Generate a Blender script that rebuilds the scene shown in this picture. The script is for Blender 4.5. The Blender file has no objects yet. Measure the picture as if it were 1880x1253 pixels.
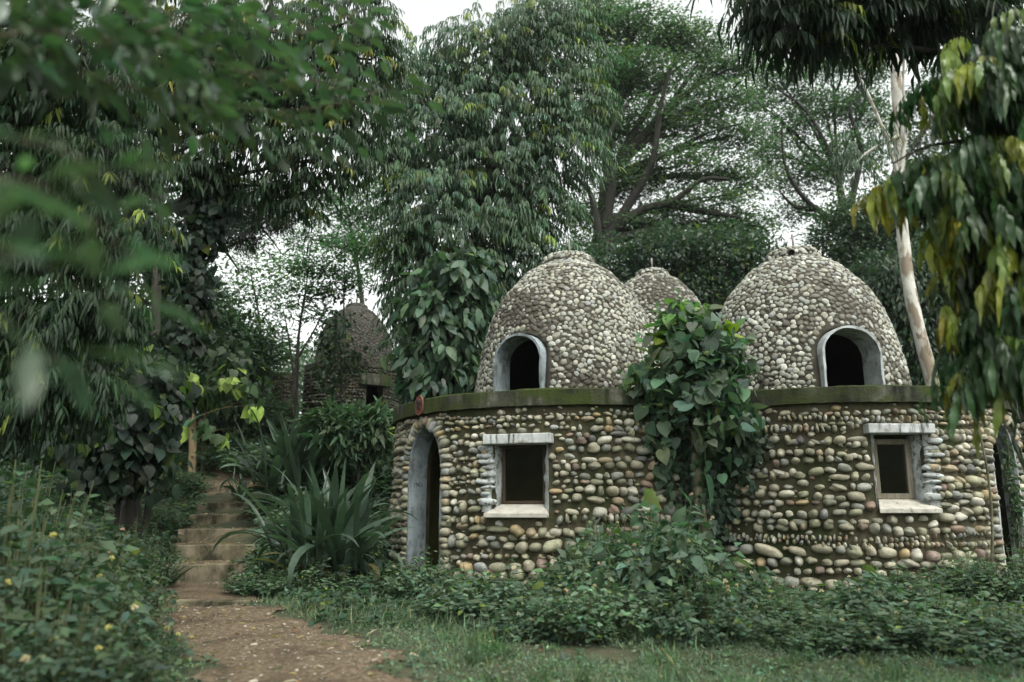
import bpy, bmesh, math, random
import numpy as np
from mathutils import Vector, Matrix

PI = math.pi
rng = np.random.default_rng(11)
random.seed(5)
scene = bpy.context.scene
COL = scene.collection

# ---------------------------------------------------------------- camera
FPX, PX0, PY0 = 1430.0, 940.0, 626.5
PITCH = math.atan(303.5 / FPX)
EYE = np.array([0.0, 0.0, 1.1])
CP, SP = math.cos(PITCH), math.sin(PITCH)
cam_d = bpy.data.cameras.new("camera")
cam = bpy.data.objects.new("camera", cam_d)
COL.objects.link(cam)
cam.location = EYE
cam.rotation_euler = (PI / 2 + PITCH, 0, 0)
cam_d.sensor_width = 36.0
cam_d.lens = FPX / 1880 * 36
cam_d.clip_end = 2000
cam_d.clip_start = 0.05
cam_d.dof.use_dof = True
cam_d.dof.focus_distance = 10.6
cam_d.dof.aperture_fstop = 1.05
scene.camera = cam


def at(x, y, Y):
    """planning helper: the point at distance Y seen at photo pixel (x, y)"""
    u, v = (x - PX0) / FPX, (PY0 - y) / FPX
    d = np.array([u, CP - v * SP, SP + v * CP])
    return EYE + d * (Y / d[1])


def sc(Y):
    return Y / 1462.0


# ---------------------------------------------------------------- terrain
LC = np.array([0.98, 13.02])
RC = np.array([4.81, 12.76])
HR = 2.85


def sstep(a, b, x):
    t = np.clip((x - a) / (b - a), 0, 1)
    return t * t * (3 - 2 * t)


def height(x, y):
    x = np.asarray(x, float); y = np.asarray(y, float)
    r = np.clip(y - 11.8, 0, None)
    h = 0.262 * np.minimum(r, 5.4) + 0.225 * np.clip(r - 5.4, 0, 9) + 0.05 * np.clip(r - 14.4, 0, 200)
    d = np.minimum(np.hypot(x - LC[0], y - LC[1]), np.hypot(x - RC[0], y - RC[1])) - HR
    w = sstep(0.1, 2.0, d)
    bumps = 0.03 * np.sin(x * 1.7 + y * 0.6) + 0.025 * np.sin(x * 0.8 - y * 1.9 + 1.0) + 0.012 * np.sin(4.1 * x + 3.3 * y)
    lump = bumps * sstep(0.0, 0.6, d)
    left = 0.35 * sstep(-3.4, -6.5, x + 0.12 * y - 0.6) * sstep(11.5, 7.0, y)
    bank = 0.85 * np.exp(-(((x + 3.25) / 0.95) ** 2 + ((y - 15.2) / 1.9) ** 2))
    return h * w + lump + left + bank


# ---------------------------------------------------------------- materials
def new_mat(name):
    m = bpy.data.materials.new(name)
    m.use_nodes = True
    nt = m.node_tree
    nt.nodes.clear()
    out = nt.nodes.new("ShaderNodeOutputMaterial")
    return m, nt, out


def N(nt, t, **kw):
    n = nt.nodes.new(t)
    for k, v in kw.items():
        if k.startswith("i_"):
            n.inputs[k[2:].replace("_", " ")].default_value = v
        else:
            setattr(n, k, v)
    return n


def ramp(nt, stops, interp="LINEAR"):
    n = nt.nodes.new("ShaderNodeValToRGB")
    cr = n.color_ramp
    cr.interpolation = interp
    while len(cr.elements) > 1:
        cr.elements.remove(cr.elements[-1])
    for i, (p, c) in enumerate(stops):
        e = cr.elements[0] if i == 0 else cr.elements.new(p)
        e.position = p
        e.color = (*c, 1) if len(c) == 3 else c
    return n


def mixc(nt, fac, a, b, mode="MIX"):
    n = nt.nodes.new("ShaderNodeMix")
    n.data_type = "RGBA"
    n.blend_type = mode
    L = nt.links
    for sock, v in ((n.inputs[0], fac), (n.inputs[6], a), (n.inputs[7], b)):
        if isinstance(v, bpy.types.NodeSocket):
            L.new(v, sock)
        elif isinstance(v, (int, float)):
            sock.default_value = v
        else:
            sock.default_value = (*v, 1)
    return n.outputs[2]


def noise(nt, scale, detail=6, rough=0.6, vec=None):
    n = N(nt, "ShaderNodeTexNoise")
    n.inputs["Scale"].default_value = scale
    n.inputs["Detail"].default_value = detail
    n.inputs["Roughness"].default_value = rough
    if vec is not None:
        nt.links.new(vec, n.inputs["Vector"])
    return n.outputs["Fac"]


def pos(nt, scale=(1, 1, 1)):
    g = N(nt, "ShaderNodeTexCoord")
    mp = N(nt, "ShaderNodeMapping")
    mp.inputs["Scale"].default_value = scale
    nt.links.new(g.outputs["Object"], mp.inputs["Vector"])
    return mp.outputs["Vector"]


def leaf_mat(name, rough=0.48, trans=0.28, spec=0.35, scale=9.0):
    m, nt, out = new_mat(name)
    L = nt.links
    a = N(nt, "ShaderNodeAttribute", attribute_name="tint")
    nz = noise(nt, scale, 4, 0.6, pos(nt))
    r = ramp(nt, [(0.3, (0.78, 0.8, 0.8)), (0.7, (1.18, 1.16, 1.1))])
    L.new(nz, r.inputs[0])
    c = mixc(nt, 1.0, a.outputs["Color"], r.outputs["Color"], "MULTIPLY")
    p = N(nt, "ShaderNodeBsdfPrincipled")
    p.inputs["Roughness"].default_value = rough
    p.inputs["Specular IOR Level"].default_value = spec
    L.new(c, p.inputs["Base Color"])
    t = N(nt, "ShaderNodeBsdfTranslucent")
    c2 = mixc(nt, 1.0, c, (1.15, 1.65, 0.85), "MULTIPLY")
    L.new(c2, t.inputs["Color"])
    mx = N(nt, "ShaderNodeMixShader")
    mx.inputs[0].default_value = trans
    L.new(p.outputs[0], mx.inputs[1])
    L.new(t.outputs[0], mx.inputs[2])
    L.new(mx.outputs[0], out.inputs["Surface"])
    return m


def surf_mat(name, build, rough=0.85, bump=0.0, bscale=30, spec=0.3):
    """build(nt) -> colour socket"""
    m, nt, out = new_mat(name)
    p = N(nt, "ShaderNodeBsdfPrincipled")
    p.inputs["Roughness"].default_value = rough
    p.inputs["Specular IOR Level"].default_value = spec
    nt.links.new(build(nt), p.inputs["Base Color"])
    if bump > 0:
        b = N(nt, "ShaderNodeBump")
        b.inputs["Strength"].default_value = bump
        b.inputs["Distance"].default_value = 0.02
        nt.links.new(noise(nt, bscale, 8, 0.65, pos(nt)), b.inputs["Height"])
        nt.links.new(b.outputs[0], p.inputs["Normal"])
    nt.links.new(p.outputs[0], out.inputs["Surface"])
    return m


def c_noise(stops, scale, detail=8, stretch=(1, 1, 1), over=None):
    def f(nt):
        L = nt.links
        r = ramp(nt, stops)
        L.new(noise(nt, scale, detail, 0.65, pos(nt, stretch)), r.inputs[0])
        col = r.outputs["Color"]
        for (c, sc_, lo, hi, st) in (over or []):
            rr = ramp(nt, [(lo, (0, 0, 0)), (hi, (1, 1, 1))])
            L.new(noise(nt, sc_, 8, 0.6, pos(nt, st)), rr.inputs[0])
            col = mixc(nt, rr.outputs["Color"], col, c)
        return col
    return f


def c_stone(moss=(0.045, 0.06, 0.018), lo=0.55, hi=0.75, amt=0.6, sc_=1.3):
    def f(nt):
        L = nt.links
        a = N(nt, "ShaderNodeAttribute", attribute_name="tint")
        r = ramp(nt, [(0.25, (0.68, 0.68, 0.66)), (0.55, (1, 1, 1)), (0.8, (1.22, 1.2, 1.16))])
        L.new(noise(nt, 22, 8, 0.7, pos(nt)), r.inputs[0])
        c = mixc(nt, 1.0, a.outputs["Color"], r.outputs["Color"], "MULTIPLY")
        rs = ramp(nt, [(0.56, (1, 1, 1)), (0.66, (0.62, 0.6, 0.55))])
        L.new(noise(nt, 70, 4, 0.6, pos(nt)), rs.inputs[0])
        c = mixc(nt, 1.0, c, rs.outputs["Color"], "MULTIPLY")
        rm = ramp(nt, [(lo, (0, 0, 0)), (hi, (amt, amt, amt))])
        L.new(noise(nt, sc_, 9, 0.72, pos(nt)), rm.inputs[0])
        return mixc(nt, rm.outputs["Color"], c, moss)
    return f


M = {}
M["mortar"] = surf_mat("wall_mortar", c_noise([(0.3, (0.032, 0.029, 0.017)), (0.52, (0.066, 0.058, 0.035)), (0.72, (0.12, 0.105, 0.068)), (0.82, (0.19, 0.17, 0.115))], 4,
                       over=[((0.024, 0.032, 0.01), 1.5, 0.44, 0.62, (1, 1, 1))]), 0.95, 0.6, 40)
M["wall_stone"] = surf_mat("river_stone", c_stone(moss=(0.05, 0.06, 0.024), lo=0.49, hi=0.72, amt=0.66, sc_=1.9), 0.62, 0.22, 60, 0.35)
M["dome_mortar"] = surf_mat("dome_mortar", c_noise([(0.3, (0.028, 0.025, 0.018)), (0.6, (0.06, 0.053, 0.04)), (0.8, (0.1, 0.088, 0.068))], 4), 0.95, 0.5, 50)
M["dome_stone"] = surf_mat("dome_pebble", c_stone(moss=(0.042, 0.038, 0.026), lo=0.5, hi=0.68, amt=0.6, sc_=1.9), 0.66, 0.15, 60, 0.3)
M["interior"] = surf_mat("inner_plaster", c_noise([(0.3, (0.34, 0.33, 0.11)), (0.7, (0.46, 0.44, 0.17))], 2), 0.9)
M["slab"] = surf_mat("mossy_concrete", c_noise([(0.3, (0.022, 0.023, 0.017)), (0.52, (0.06, 0.06, 0.046)), (0.75, (0.17, 0.165, 0.13))], 4.0, stretch=(1, 1, 0.9),
                     over=[((0.008, 0.01, 0.006), 5, 0.43, 0.6, (1, 1, 0.12)), ((0.032, 0.045, 0.009), 1.3, 0.44, 0.6, (1, 1, 2.0))]), 0.95, 0.7, 35)
M["moss"] = surf_mat("roof_moss", c_noise([(0.3, (0.014, 0.02, 0.006)), (0.7, (0.05, 0.07, 0.016))], 9), 1.0, 0.8, 70)
M["jamb"] = surf_mat("blue_plaster", c_noise([(0.25, (0.11, 0.13, 0.14)), (0.5, (0.23, 0.27, 0.29)), (0.75, (0.34, 0.385, 0.41))], 4, stretch=(1, 1, 0.6),
                     over=[((0.07, 0.078, 0.068), 7, 0.5, 0.68, (1, 1, 0.5)), ((0.05, 0.06, 0.04), 28, 0.6, 0.7, (1, 1, 1))]), 0.9, 0.4, 40)
M["rim"] = surf_mat("pale_plaster", c_noise([(0.3, (0.22, 0.24, 0.24)), (0.6, (0.4, 0.43, 0.44))], 6,
                    over=[((0.1, 0.1, 0.07), 8, 0.55, 0.7, (1, 1, 0.6))]), 0.9, 0.4, 50)
M["white"] = surf_mat("weathered_whitewash", c_noise([(0.3, (0.3, 0.31, 0.3)), (0.6, (0.5, 0.52, 0.52))], 8,
                      over=[((0.06, 0.062, 0.055), 12, 0.53, 0.66, (1, 1, 0.13)), ((0.16, 0.15, 0.11), 5, 0.55, 0.7, (1, 1, 1))]), 0.9, 0.4, 60)
M["reveal"] = surf_mat("flaking_limewash", c_noise([(0.3, (0.2, 0.21, 0.2)), (0.6, (0.42, 0.45, 0.45))], 7,
                       over=[((0.08, 0.08, 0.06), 16, 0.55, 0.64, (1, 1, 1)), ((0.1, 0.1, 0.08), 4, 0.52, 0.7, (1, 1, 1))]), 0.92, 0.7, 35)
M["sill"] = surf_mat("worn_concrete", c_noise([(0.3, (0.3, 0.28, 0.24)), (0.6, (0.46, 0.44, 0.39))], 9,
                     over=[((0.08, 0.07, 0.04), 10, 0.6, 0.7, (1, 1, 1))]), 0.9, 0.4, 50)
M["wood"] = surf_mat("aged_wood", c_noise([(0.3, (0.1, 0.085, 0.06)), (0.6, (0.2, 0.18, 0.14)), (0.8, (0.27, 0.25, 0.2))], 7, stretch=(3, 3, 0.4)), 0.8, 0.3, 60)
M["inner_shade"] = surf_mat("shade_black_plaster", c_noise([(0.3, (0.006, 0.006, 0.006)), (0.7, (0.014, 0.013, 0.012))], 5), 0.95)  # inside of domes coloured near black to stand in for interior darkness
M["dark_wood"] = surf_mat("dark_wood", c_noise([(0.3, (0.02, 0.015, 0.01)), (0.7, (0.07, 0.045, 0.025))], 8, stretch=(3, 3, 0.5)), 0.75, 0.3, 60)
M["terracotta"] = surf_mat("terracotta", c_noise([(0.3, (0.085, 0.03, 0.02)), (0.7, (0.17, 0.062, 0.042))], 9,
                           over=[((0.05, 0.04, 0.03), 14, 0.58, 0.7, (1, 1, 1))]), 0.85, 0.4, 50)
M["ink_and_bore"] = surf_mat("dark_marks_and_bore", c_noise([(0.3, (0.03, 0.02, 0.018)), (0.7, (0.05, 0.035, 0.03))], 20), 0.9)
M["step"] = surf_mat("step_concrete", c_noise([(0.3, (0.11, 0.092, 0.058)), (0.55, (0.2, 0.17, 0.115)), (0.8, (0.32, 0.275, 0.195))], 2.2,
                     over=[((0.03, 0.028, 0.016), 2.6, 0.44, 0.6, (1, 1, 0.7)), ((0.1, 0.09, 0.05), 14, 0.55, 0.7, (1, 1, 0.4))]), 0.92, 0.4, 40)
M["dirt"] = surf_mat("path_dirt", c_noise([(0.3, (0.05, 0.035, 0.021)), (0.5, (0.125, 0.092, 0.057)), (0.7, (0.24, 0.185, 0.12))], 24, 14,
                     over=[((0.3, 0.25, 0.19), 75, 0.6, 0.66, (1, 1, 1)), ((0.05, 0.034, 0.02), 2.2, 0.5, 0.72, (1, 1, 1)), ((0.035, 0.045, 0.02), 1.3, 0.56, 0.7, (1, 1, 1))]), 0.95, 1.0, 90)
M["soil"] = surf_mat("forest_soil", c_noise([(0.3, (0.025, 0.03, 0.016)), (0.52, (0.05, 0.055, 0.03)), (0.72, (0.1, 0.083, 0.05))], 1.8, 12), 1.0, 0.9, 30)
M["bark"] = surf_mat("dark_bark", c_noise([(0.3, (0.018, 0.016, 0.013)), (0.6, (0.045, 0.04, 0.033)), (0.8, (0.085, 0.078, 0.064))], 6, stretch=(2, 2, 0.5)), 0.95, 0.7, 30)
M["black_bark"] = surf_mat("black_bark", c_noise([(0.3, (0.01, 0.0095, 0.008)), (0.7, (0.035, 0.032, 0.027))], 6, stretch=(2, 2, 0.5)), 0.95, 0.7, 30)
M["lichen_bark"] = surf_mat("lichen_bark", c_noise([(0.35, (0.055, 0.052, 0.03)), (0.55, (0.13, 0.125, 0.08)), (0.72, (0.24, 0.24, 0.17))], 8, stretch=(1.5, 1.5, 0.7)), 0.95, 0.7, 30)
M["tan_bark"] = surf_mat("tan_bark", c_noise([(0.3, (0.16, 0.115, 0.06)), (0.7, (0.32, 0.25, 0.15))], 6, stretch=(2, 2, 0.6)), 0.9, 0.5, 30)
M["pale_bark"] = surf_mat("flaking_pale_bark", c_noise([(0.3, (0.33, 0.315, 0.28)), (0.6, (0.5, 0.485, 0.44))], 3,
                          over=[((0.22, 0.18, 0.135), 1.9, 0.5, 0.55, (1.4, 1.4, 0.5)), ((0.15, 0.12, 0.085), 3.8, 0.6, 0.64, (1.5, 1.5, 0.5)), ((0.24, 0.23, 0.14), 1.3, 0.6, 0.66, (1.2, 1.2, 0.4))]), 0.8, 0.3, 20)
M["stem"] = surf_mat("green_stem", c_noise([(0.3, (0.04, 0.05, 0.02)), (0.7, (0.1, 0.11, 0.05))], 8), 0.7)
M["iron"] = surf_mat("rusty_rod", c_noise([(0.3, (0.12, 0.11, 0.1)), (0.7, (0.3, 0.29, 0.27))], 9), 0.7)
M["leaf"] = leaf_mat("tree_leaf", 0.48, 0.32, 0.32)
M["waxy"] = leaf_mat("waxy_leaf", 0.38, 0.22, 0.34)
M["matte"] = leaf_mat("soft_leaf", 0.6, 0.3, 0.25)
M["airy"] = leaf_mat("thin_leaf", 0.5, 0.48, 0.3)
M["near"] = leaf_mat("glossy_leaf", 0.36, 0.3, 0.6)
M["petal"] = leaf_mat("flower_petal", 0.6, 0.3, 0.2)


def glass_mat():
    m, nt, out = new_mat("window_glass")
    g = N(nt, "ShaderNodeBsdfGlossy")
    g.inputs["Roughness"].default_value = 0.06
    g.inputs["Color"].default_value = (0.8, 0.85, 0.82, 1)
    t = N(nt, "ShaderNodeBsdfTransparent")
    t.inputs["Color"].default_value = (0.8, 0.82, 0.76, 1)
    f = N(nt, "ShaderNodeFresnel")
    f.inputs["IOR"].default_value = 1.13
    mx = N(nt, "ShaderNodeMixShader")
    nt.links.new(f.outputs[0], mx.inputs[0])
    nt.links.new(t.outputs[0], mx.inputs[1])
    nt.links.new(g.outputs[0], mx.inputs[2])
    nt.links.new(mx.outputs[0], out.inputs["Surface"])
    return m


M["glass"] = glass_mat()

# ---------------------------------------------------------------- mesh building
class MB:
    """collects vertices, faces, tints and material indices; build() links ONE mesh object"""

    def __init__(self):
        self.V, self.T, self.F, self.MI, self.n = [], [], [], [], 0
        self.smooth = []

    def add(self, V, faces, tint=(1, 1, 1), mi=0, smooth=True):
        V = np.asarray(V, np.float32).reshape(-1, 3)
        t = np.asarray(tint, np.float32)
        if t.ndim == 1:
            t = np.broadcast_to(t, (len(V), 3))
        self.V.append(V)
        self.T.append(t)
        for f in faces:
            f = np.asarray(f, np.int64)
            if f.ndim == 1:
                f = f[None]
            if f.size:
                self.F.append(f + self.n)
                self.MI.append((len(f), mi, smooth))
        self.n += len(V)

    def build(self, name, mats, parent=None):
        me = bpy.data.meshes.new(name)
        V = np.concatenate(self.V)
        T = np.concatenate(self.T)
        me.vertices.add(len(V))
        me.vertices.foreach_set("co", V.ravel())
        tot = np.concatenate([np.full(len(f), f.shape[1], np.int32) for f in self.F])
        loops = np.concatenate([f.ravel() for f in self.F]).astype(np.int32)
        me.loops.add(len(loops))
        me.loops.foreach_set("vertex_index", loops)
        me.polygons.add(len(tot))
        start = np.concatenate([[0], np.cumsum(tot)[:-1]]).astype(np.int32)
        me.polygons.foreach_set("loop_start", start)
        me.polygons.foreach_set("loop_total", tot)
        me.polygons.foreach_set("material_index", np.concatenate([np.full(k, m, np.int32) for k, m, s in self.MI]))
        me.polygons.foreach_set("use_smooth", np.concatenate([np.full(k, s, bool) for k, m, s in self.MI]))
        me.update(calc_edges=True)
        at_ = me.attributes.new("tint", "FLOAT_COLOR", "POINT")
        at_.data.foreach_set("color", np.concatenate([T, np.ones((len(T), 1), np.float32)], 1).astype(np.float32).ravel())
        for m in (mats if isinstance(mats, (list, tuple)) else [mats]):
            me.materials.append(m)
        o = bpy.data.objects.new(name, me)
        COL.objects.link(o)
        if parent is not None:
            o.parent = parent
            o.matrix_parent_inverse = Matrix.Translation(-parent.location) if parent.location.length else Matrix()
        return o


def thing(name, label, cat, loc, group=None):
    o = bpy.data.objects.new(name, None)
    COL.objects.link(o)
    o.location = [float(v) for v in loc]
    o.empty_display_size = 0.2
    o["label"] = label
    o["category"] = cat
    if group:
        o["group"] = group
    return o


def kind(o, k):
    o["kind"] = k
    return o


def unit(v):
    v = np.asarray(v, float)
    return v / np.maximum(np.linalg.norm(v, axis=-1, keepdims=True), 1e-9)


def tube(mb, pts, rad, k=8, tint=(1, 1, 1), mi=0, cap=True):
    pts = np.asarray(pts, float)
    n = len(pts)
    rad = np.broadcast_to(np.asarray(rad, float), (n,))
    d = np.gradient(pts, axis=0)
    d = unit(d)
    ref = np.array([0.0, 0.0, 1.0]) if abs(d[0][2]) < 0.9 else np.array([1.0, 0, 0])
    a = unit(np.cross(d, ref))
    b = np.cross(d, a)
    ang = np.arange(k) * 2 * PI / k
    V = pts[:, None] + rad[:, None, None] * (np.cos(ang)[None, :, None] * a[:, None] + np.sin(ang)[None, :, None] * b[:, None])
    i = np.arange(n - 1)[:, None] * k
    j = np.arange(k)[None]
    j2 = (j + 1) % k
    Q = np.stack([i + j, i + j2, i + k + j2, i + k + j], -1).reshape(-1, 4)
    fs = [Q]
    if cap:
        fs += [np.arange(k)[::-1], (n - 1) * k + np.arange(k)]
    mb.add(V.reshape(-1, 3), fs, tint, mi)


def bez(p0, p1, p2, n=8):
    t = np.linspace(0, 1, n)[:, None]
    return (1 - t) ** 2 * p0 + 2 * t * (1 - t) * p1 + t ** 2 * p2


def spline(P, n=24):
    P = np.asarray(P, float)
    s = np.concatenate([[0], np.cumsum(np.linalg.norm(np.diff(P, axis=0), axis=1))])
    t = np.linspace(0, s[-1], n)
    # catmull-rom through the points
    out = []
    for tt in t:
        i = min(max(np.searchsorted(s, tt) - 1, 0), len(P) - 2)
        u = (tt - s[i]) / (s[i + 1] - s[i])
        p0, p1, p2, p3 = P[max(i - 1, 0)], P[i], P[i + 1], P[min(i + 2, len(P) - 1)]
        out.append(0.5 * (2 * p1 + (p2 - p0) * u + (2 * p0 - 5 * p1 + 4 * p2 - p3) * u * u + (3 * p1 - p0 - 3 * p2 + p3) * u ** 3))
    return np.array(out)


def box_verts(c, ax, ay, az, sx, sy, sz):
    """box centred at c with axes ax, ay, az and half sizes"""
    V = []
    for dx in (-1, 1):
        for dy in (-1, 1):
            for dz in (-1, 1):
                V.append(c + ax * sx * dx + ay * sy * dy + az * sz * dz)
    F = np.array([[0, 1, 3, 2], [4, 6, 7, 5], [0, 4, 5, 1], [2, 3, 7, 6], [0, 2, 6, 4], [1, 5, 7, 3]])
    return np.array(V), F


def add_box(mb, c, ax, ay, az, sx, sy, sz, mi=0, bev=0.008):
    """bevelled box through bmesh"""
    bm = bmesh.new()
    V, F = box_verts(np.asarray(c, float), np.asarray(ax, float), np.asarray(ay, float), np.asarray(az, float), sx, sy, sz)
    vs = [bm.verts.new(v) for v in V]
    for f in F:
        bm.faces.new([vs[i] for i in f])
    bmesh.ops.recalc_face_normals(bm, faces=bm.faces)
    if bev:
        bmesh.ops.bevel(bm, geom=list(bm.edges), offset=bev, segments=2, affect="EDGES", profile=0.5)
    add_bm(mb, bm, mi)


def add_bm(mb, bm, mi=0, smooth=False, tint=(1, 1, 1)):
    bm.verts.index_update()
    V = np.array([v.co[:] for v in bm.verts])
    fs = [np.array([v.index for v in f.verts]) for f in bm.faces]
    mb.add(V, fs, tint, mi, smooth)
    bm.free()


def add_mesh(mb, me, mi_map=None, smooth=False):
    V = np.empty(len(me.vertices) * 3, np.float32)
    me.vertices.foreach_get("co", V)
    V = V.reshape(-1, 3)
    n0 = mb.n
    by = {}
    for p in me.polygons:
        by.setdefault((len(p.vertices), p.material_index), []).append(tuple(p.vertices))
    first = True
    for (k, m), L in by.items():
        F = np.array(L)
        if first:
            mb.add(V, [F], (1, 1, 1), (mi_map or {}).get(m, m), smooth)
            first = False
        else:
            mb.F.append(F + n0)
            mb.MI.append((len(F), (mi_map or {}).get(m, m), smooth))


# ---------------------------------------------------------------- leaves
def T_diamond():
    return (np.array([(0, 0, 0), (0.42, 0.5, 0.07), (1, 0, -0.1), (0.42, -0.5, 0.07), (0.5, 0, -0.02)]),
            [np.array([[0, 4, 1], [0, 3, 4], [1, 4, 2], [4, 3, 2]])])


def T_lance():
    return (np.array([(0, 0, 0), (0.3, 0.5, 0.05), (0.3, -0.5, 0.05), (0.68, 0.36, -0.05), (0.68, -0.36, -0.05), (1, 0, -0.2), (0.3, 0, -0.0), (0.68, 0, -0.09)]),
            [np.array([[0, 6, 1], [0, 2, 6], [3, 7, 5], [7, 4, 5]]), np.array([[1, 6, 7, 3], [6, 2, 4, 7]])])


def T_long(n=7, wave=0.12, bend=0.25, prof=None):
    """long leaf with midrib fold and wavy edges"""
    V, F = [], []
    for i in range(n + 1):
        t = i / n
        w = (math.sin(PI * min(1, t * 1.02 + 0.0) ** 0.75) ** 0.8) * 0.5 if 0 < t < 1 else 0.015
        if prof:
            w = prof(t)
        z = -bend * t * t
        V += [(t, w, z + 0.05 * w + wave * w * math.sin(i * 2.1)), (t, 0, z), (t, -w, z + 0.05 * w + wave * w * math.sin(i * 2.1 + 1.7))]
    for i in range(n):
        a = i * 3
        F += [(a, a + 1, a + 4, a + 3), (a + 1, a + 2, a + 5, a + 4)]
    return np.array(V), [np.array(F)]


def T_heart():
    """heart-shaped leaf with a drooping tip and raised halves"""
    pr = [(-0.1, 0.15), (-0.07, 0.31), (0.02, 0.45), (0.16, 0.52), (0.33, 0.5), (0.5, 0.43), (0.66, 0.31), (0.81, 0.17), (0.92, 0.06), (1.03, 0.004)]
    V, F = [], []
    for i, (t, w) in enumerate(pr):
        z = -0.22 * max(t, 0) ** 2
        tm = max(t, 0.0)
        V += [(t, w, z + 0.1 * w), (tm, 0, z), (t, -w, z + 0.1 * w)]
    for i in range(len(pr) - 1):
        a = i * 3
        F += [(a, a + 1, a + 4, a + 3), (a + 1, a + 2, a + 5, a + 4)]
    return np.array(V), [np.array(F)]


TD, TL, TLONG, TH = T_diamond(), T_lance(), T_long(), T_heart()
TOVAL = T_long(6, 0.06, 0.22, lambda t: 0.5 * max(0.02, math.sin(PI * t ** 0.8)) ** 0.75)


def put_leaves(mb, tmpl, P, A, Nn, L, W, tint, mi=0):
    """P points, A axes, Nn approximate normals, L lengths, W widths, tint per leaf"""
    tv, tf = tmpl
    n, k = len(P), len(tv)
    if n == 0:
        return
    A = unit(A)
    S = unit(np.cross(Nn, A) + 1e-6)
    U = np.cross(A, S)
    L = np.broadcast_to(np.asarray(L, float), (n,))[:, None, None]
    W = np.broadcast_to(np.asarray(W, float), (n,))[:, None, None]
    V = P[:, None] + A[:, None] * tv[None, :, 0:1] * L + S[:, None] * tv[None, :, 1:2] * W + U[:, None] * tv[None, :, 2:3] * L
    off = (np.arange(n) * k)[:, None, None]
    fs = [(f[None] + off).reshape(-1, f.shape[1]) for f in tf]
    mb.add(V.reshape(-1, 3), fs, np.repeat(tint, k, 0), mi)


def tints(n, base, var=0.22, yellow=0.0, ycol=(0.22, 0.22, 0.03), hue=0.12, r=None):
    r = r or rng
    b = np.asarray(base, float)[None] * np.exp(r.normal(0, var, (n, 1))) * np.exp(r.normal(0, hue, (n, 3)) * np.array([1, 0.4, 1]))
    if yellow > 0:
        m = r.random(n) < yellow
        b[m] = np.asarray(ycol) * np.exp(r.normal(0, 0.25, (m.sum(), 1)))
    return np.clip(b * np.array([0.93, 1.06, 0.94]), 0.004, 0.8)


def clump(x, y, Y, rx, ry, dy=0.85):
    p = at(x, y, Y)
    s = sc(Y) / CP
    return (p[0], p[1], p[2], rx * s, rx * s * dy, ry * s)


def sample(cl, n, shell=0.45, r=None, lump=0.22):
    """points in lumpy ellipsoids, denser towards the outside -> points, outward directions, clump index"""
    r = r or rng
    C = np.array(cl)
    w = (C[:, 3] * C[:, 5]) + 1e-6
    idx = r.choice(len(C), n, p=w / w.sum())
    d = unit(r.normal(0, 1, (n, 3)))
    rad = (shell ** 3 + (1 - shell ** 3) * r.random(n)) ** (1 / 3)
    ph = idx * 1.7
    lum = 1 + lump * (np.sin(d[:, 0] * 5 + ph) * np.sin(d[:, 2] * 6 + ph * 2) + 0.6 * np.sin(d[:, 1] * 9 + d[:, 0] * 7 + ph))
    c = C[idx]
    off = d * c[:, 3:6] * (rad * lum)[:, None]
    return c[:, :3] + off, unit(off), idx


def rnd(n, s=1.0):
    return rng.normal(0, s, (n, 3))


UP = np.array([0, 0, 1.0])


def weeping(mb, cl, n, leaf=0.24, wid=0.04, per=12, base=(0.04, 0.068, 0.034), yellow=0.05, tmpl=TL, twig=0.36, axis=None, sh=0.35, tw=None, ycol=(0.2, 0.21, 0.035), hang=0.95, fan=0.34):
    """sprays of long hanging leaves, as on a mast tree"""
    P, O, idx = sample(cl, n, sh)
    O2 = O * np.array([1, 1, 0.15]) + rnd(n, 0.25) * np.array([1, 1, 0.3])
    if axis is not None:
        O2 = O2 + unit(P - np.asarray(axis)) * np.array([0.5, 0.5, 0])
    O2 = unit(O2)
    Lt = twig * np.exp(rng.normal(0, 0.25, n))
    s = (np.arange(per) + 0.6) / per
    tw_p = P[:, None] + O2[:, None] * (Lt[:, None] * s)[..., None] + UP * (Lt[:, None] * (0.25 * s - 0.75 * s * s))[..., None]
    side = unit(np.cross(O2, UP))
    sgn = np.where(np.arange(per) % 2, 1.0, -1.0)
    A = -UP * hang + O2[:, None] * (0.15 + 0.35 * s)[None, :, None] + side[:, None] * (fan * sgn)[None, :, None]
    A = A.reshape(-1, 3) + rnd(n * per, 0.16)
    Nn = (O2[:, None] * 0.8 + UP * 0.5 + side[:, None] * (0.5 * sgn)[None, :, None]).reshape(-1, 3) + rnd(n * per, 0.25)
    tn = tints(n, base, 0.2, yellow, ycol)
    tn = np.repeat(tn, per, 0) * np.exp(rng.normal(0, 0.13, (n * per, 1)))
    put_leaves(mb, tmpl, tw_p.reshape(-1, 3), A, Nn, leaf * np.exp(rng.normal(0, 0.2, n * per)), wid * np.exp(rng.normal(0, 0.2, n * per)), tn)
    if tw is not None:
        for i in range(0, n, max(1, n // 250)):
            tube(tw, tw_p[i][::4], 0.006, 4, mi=0, cap=False)


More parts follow.
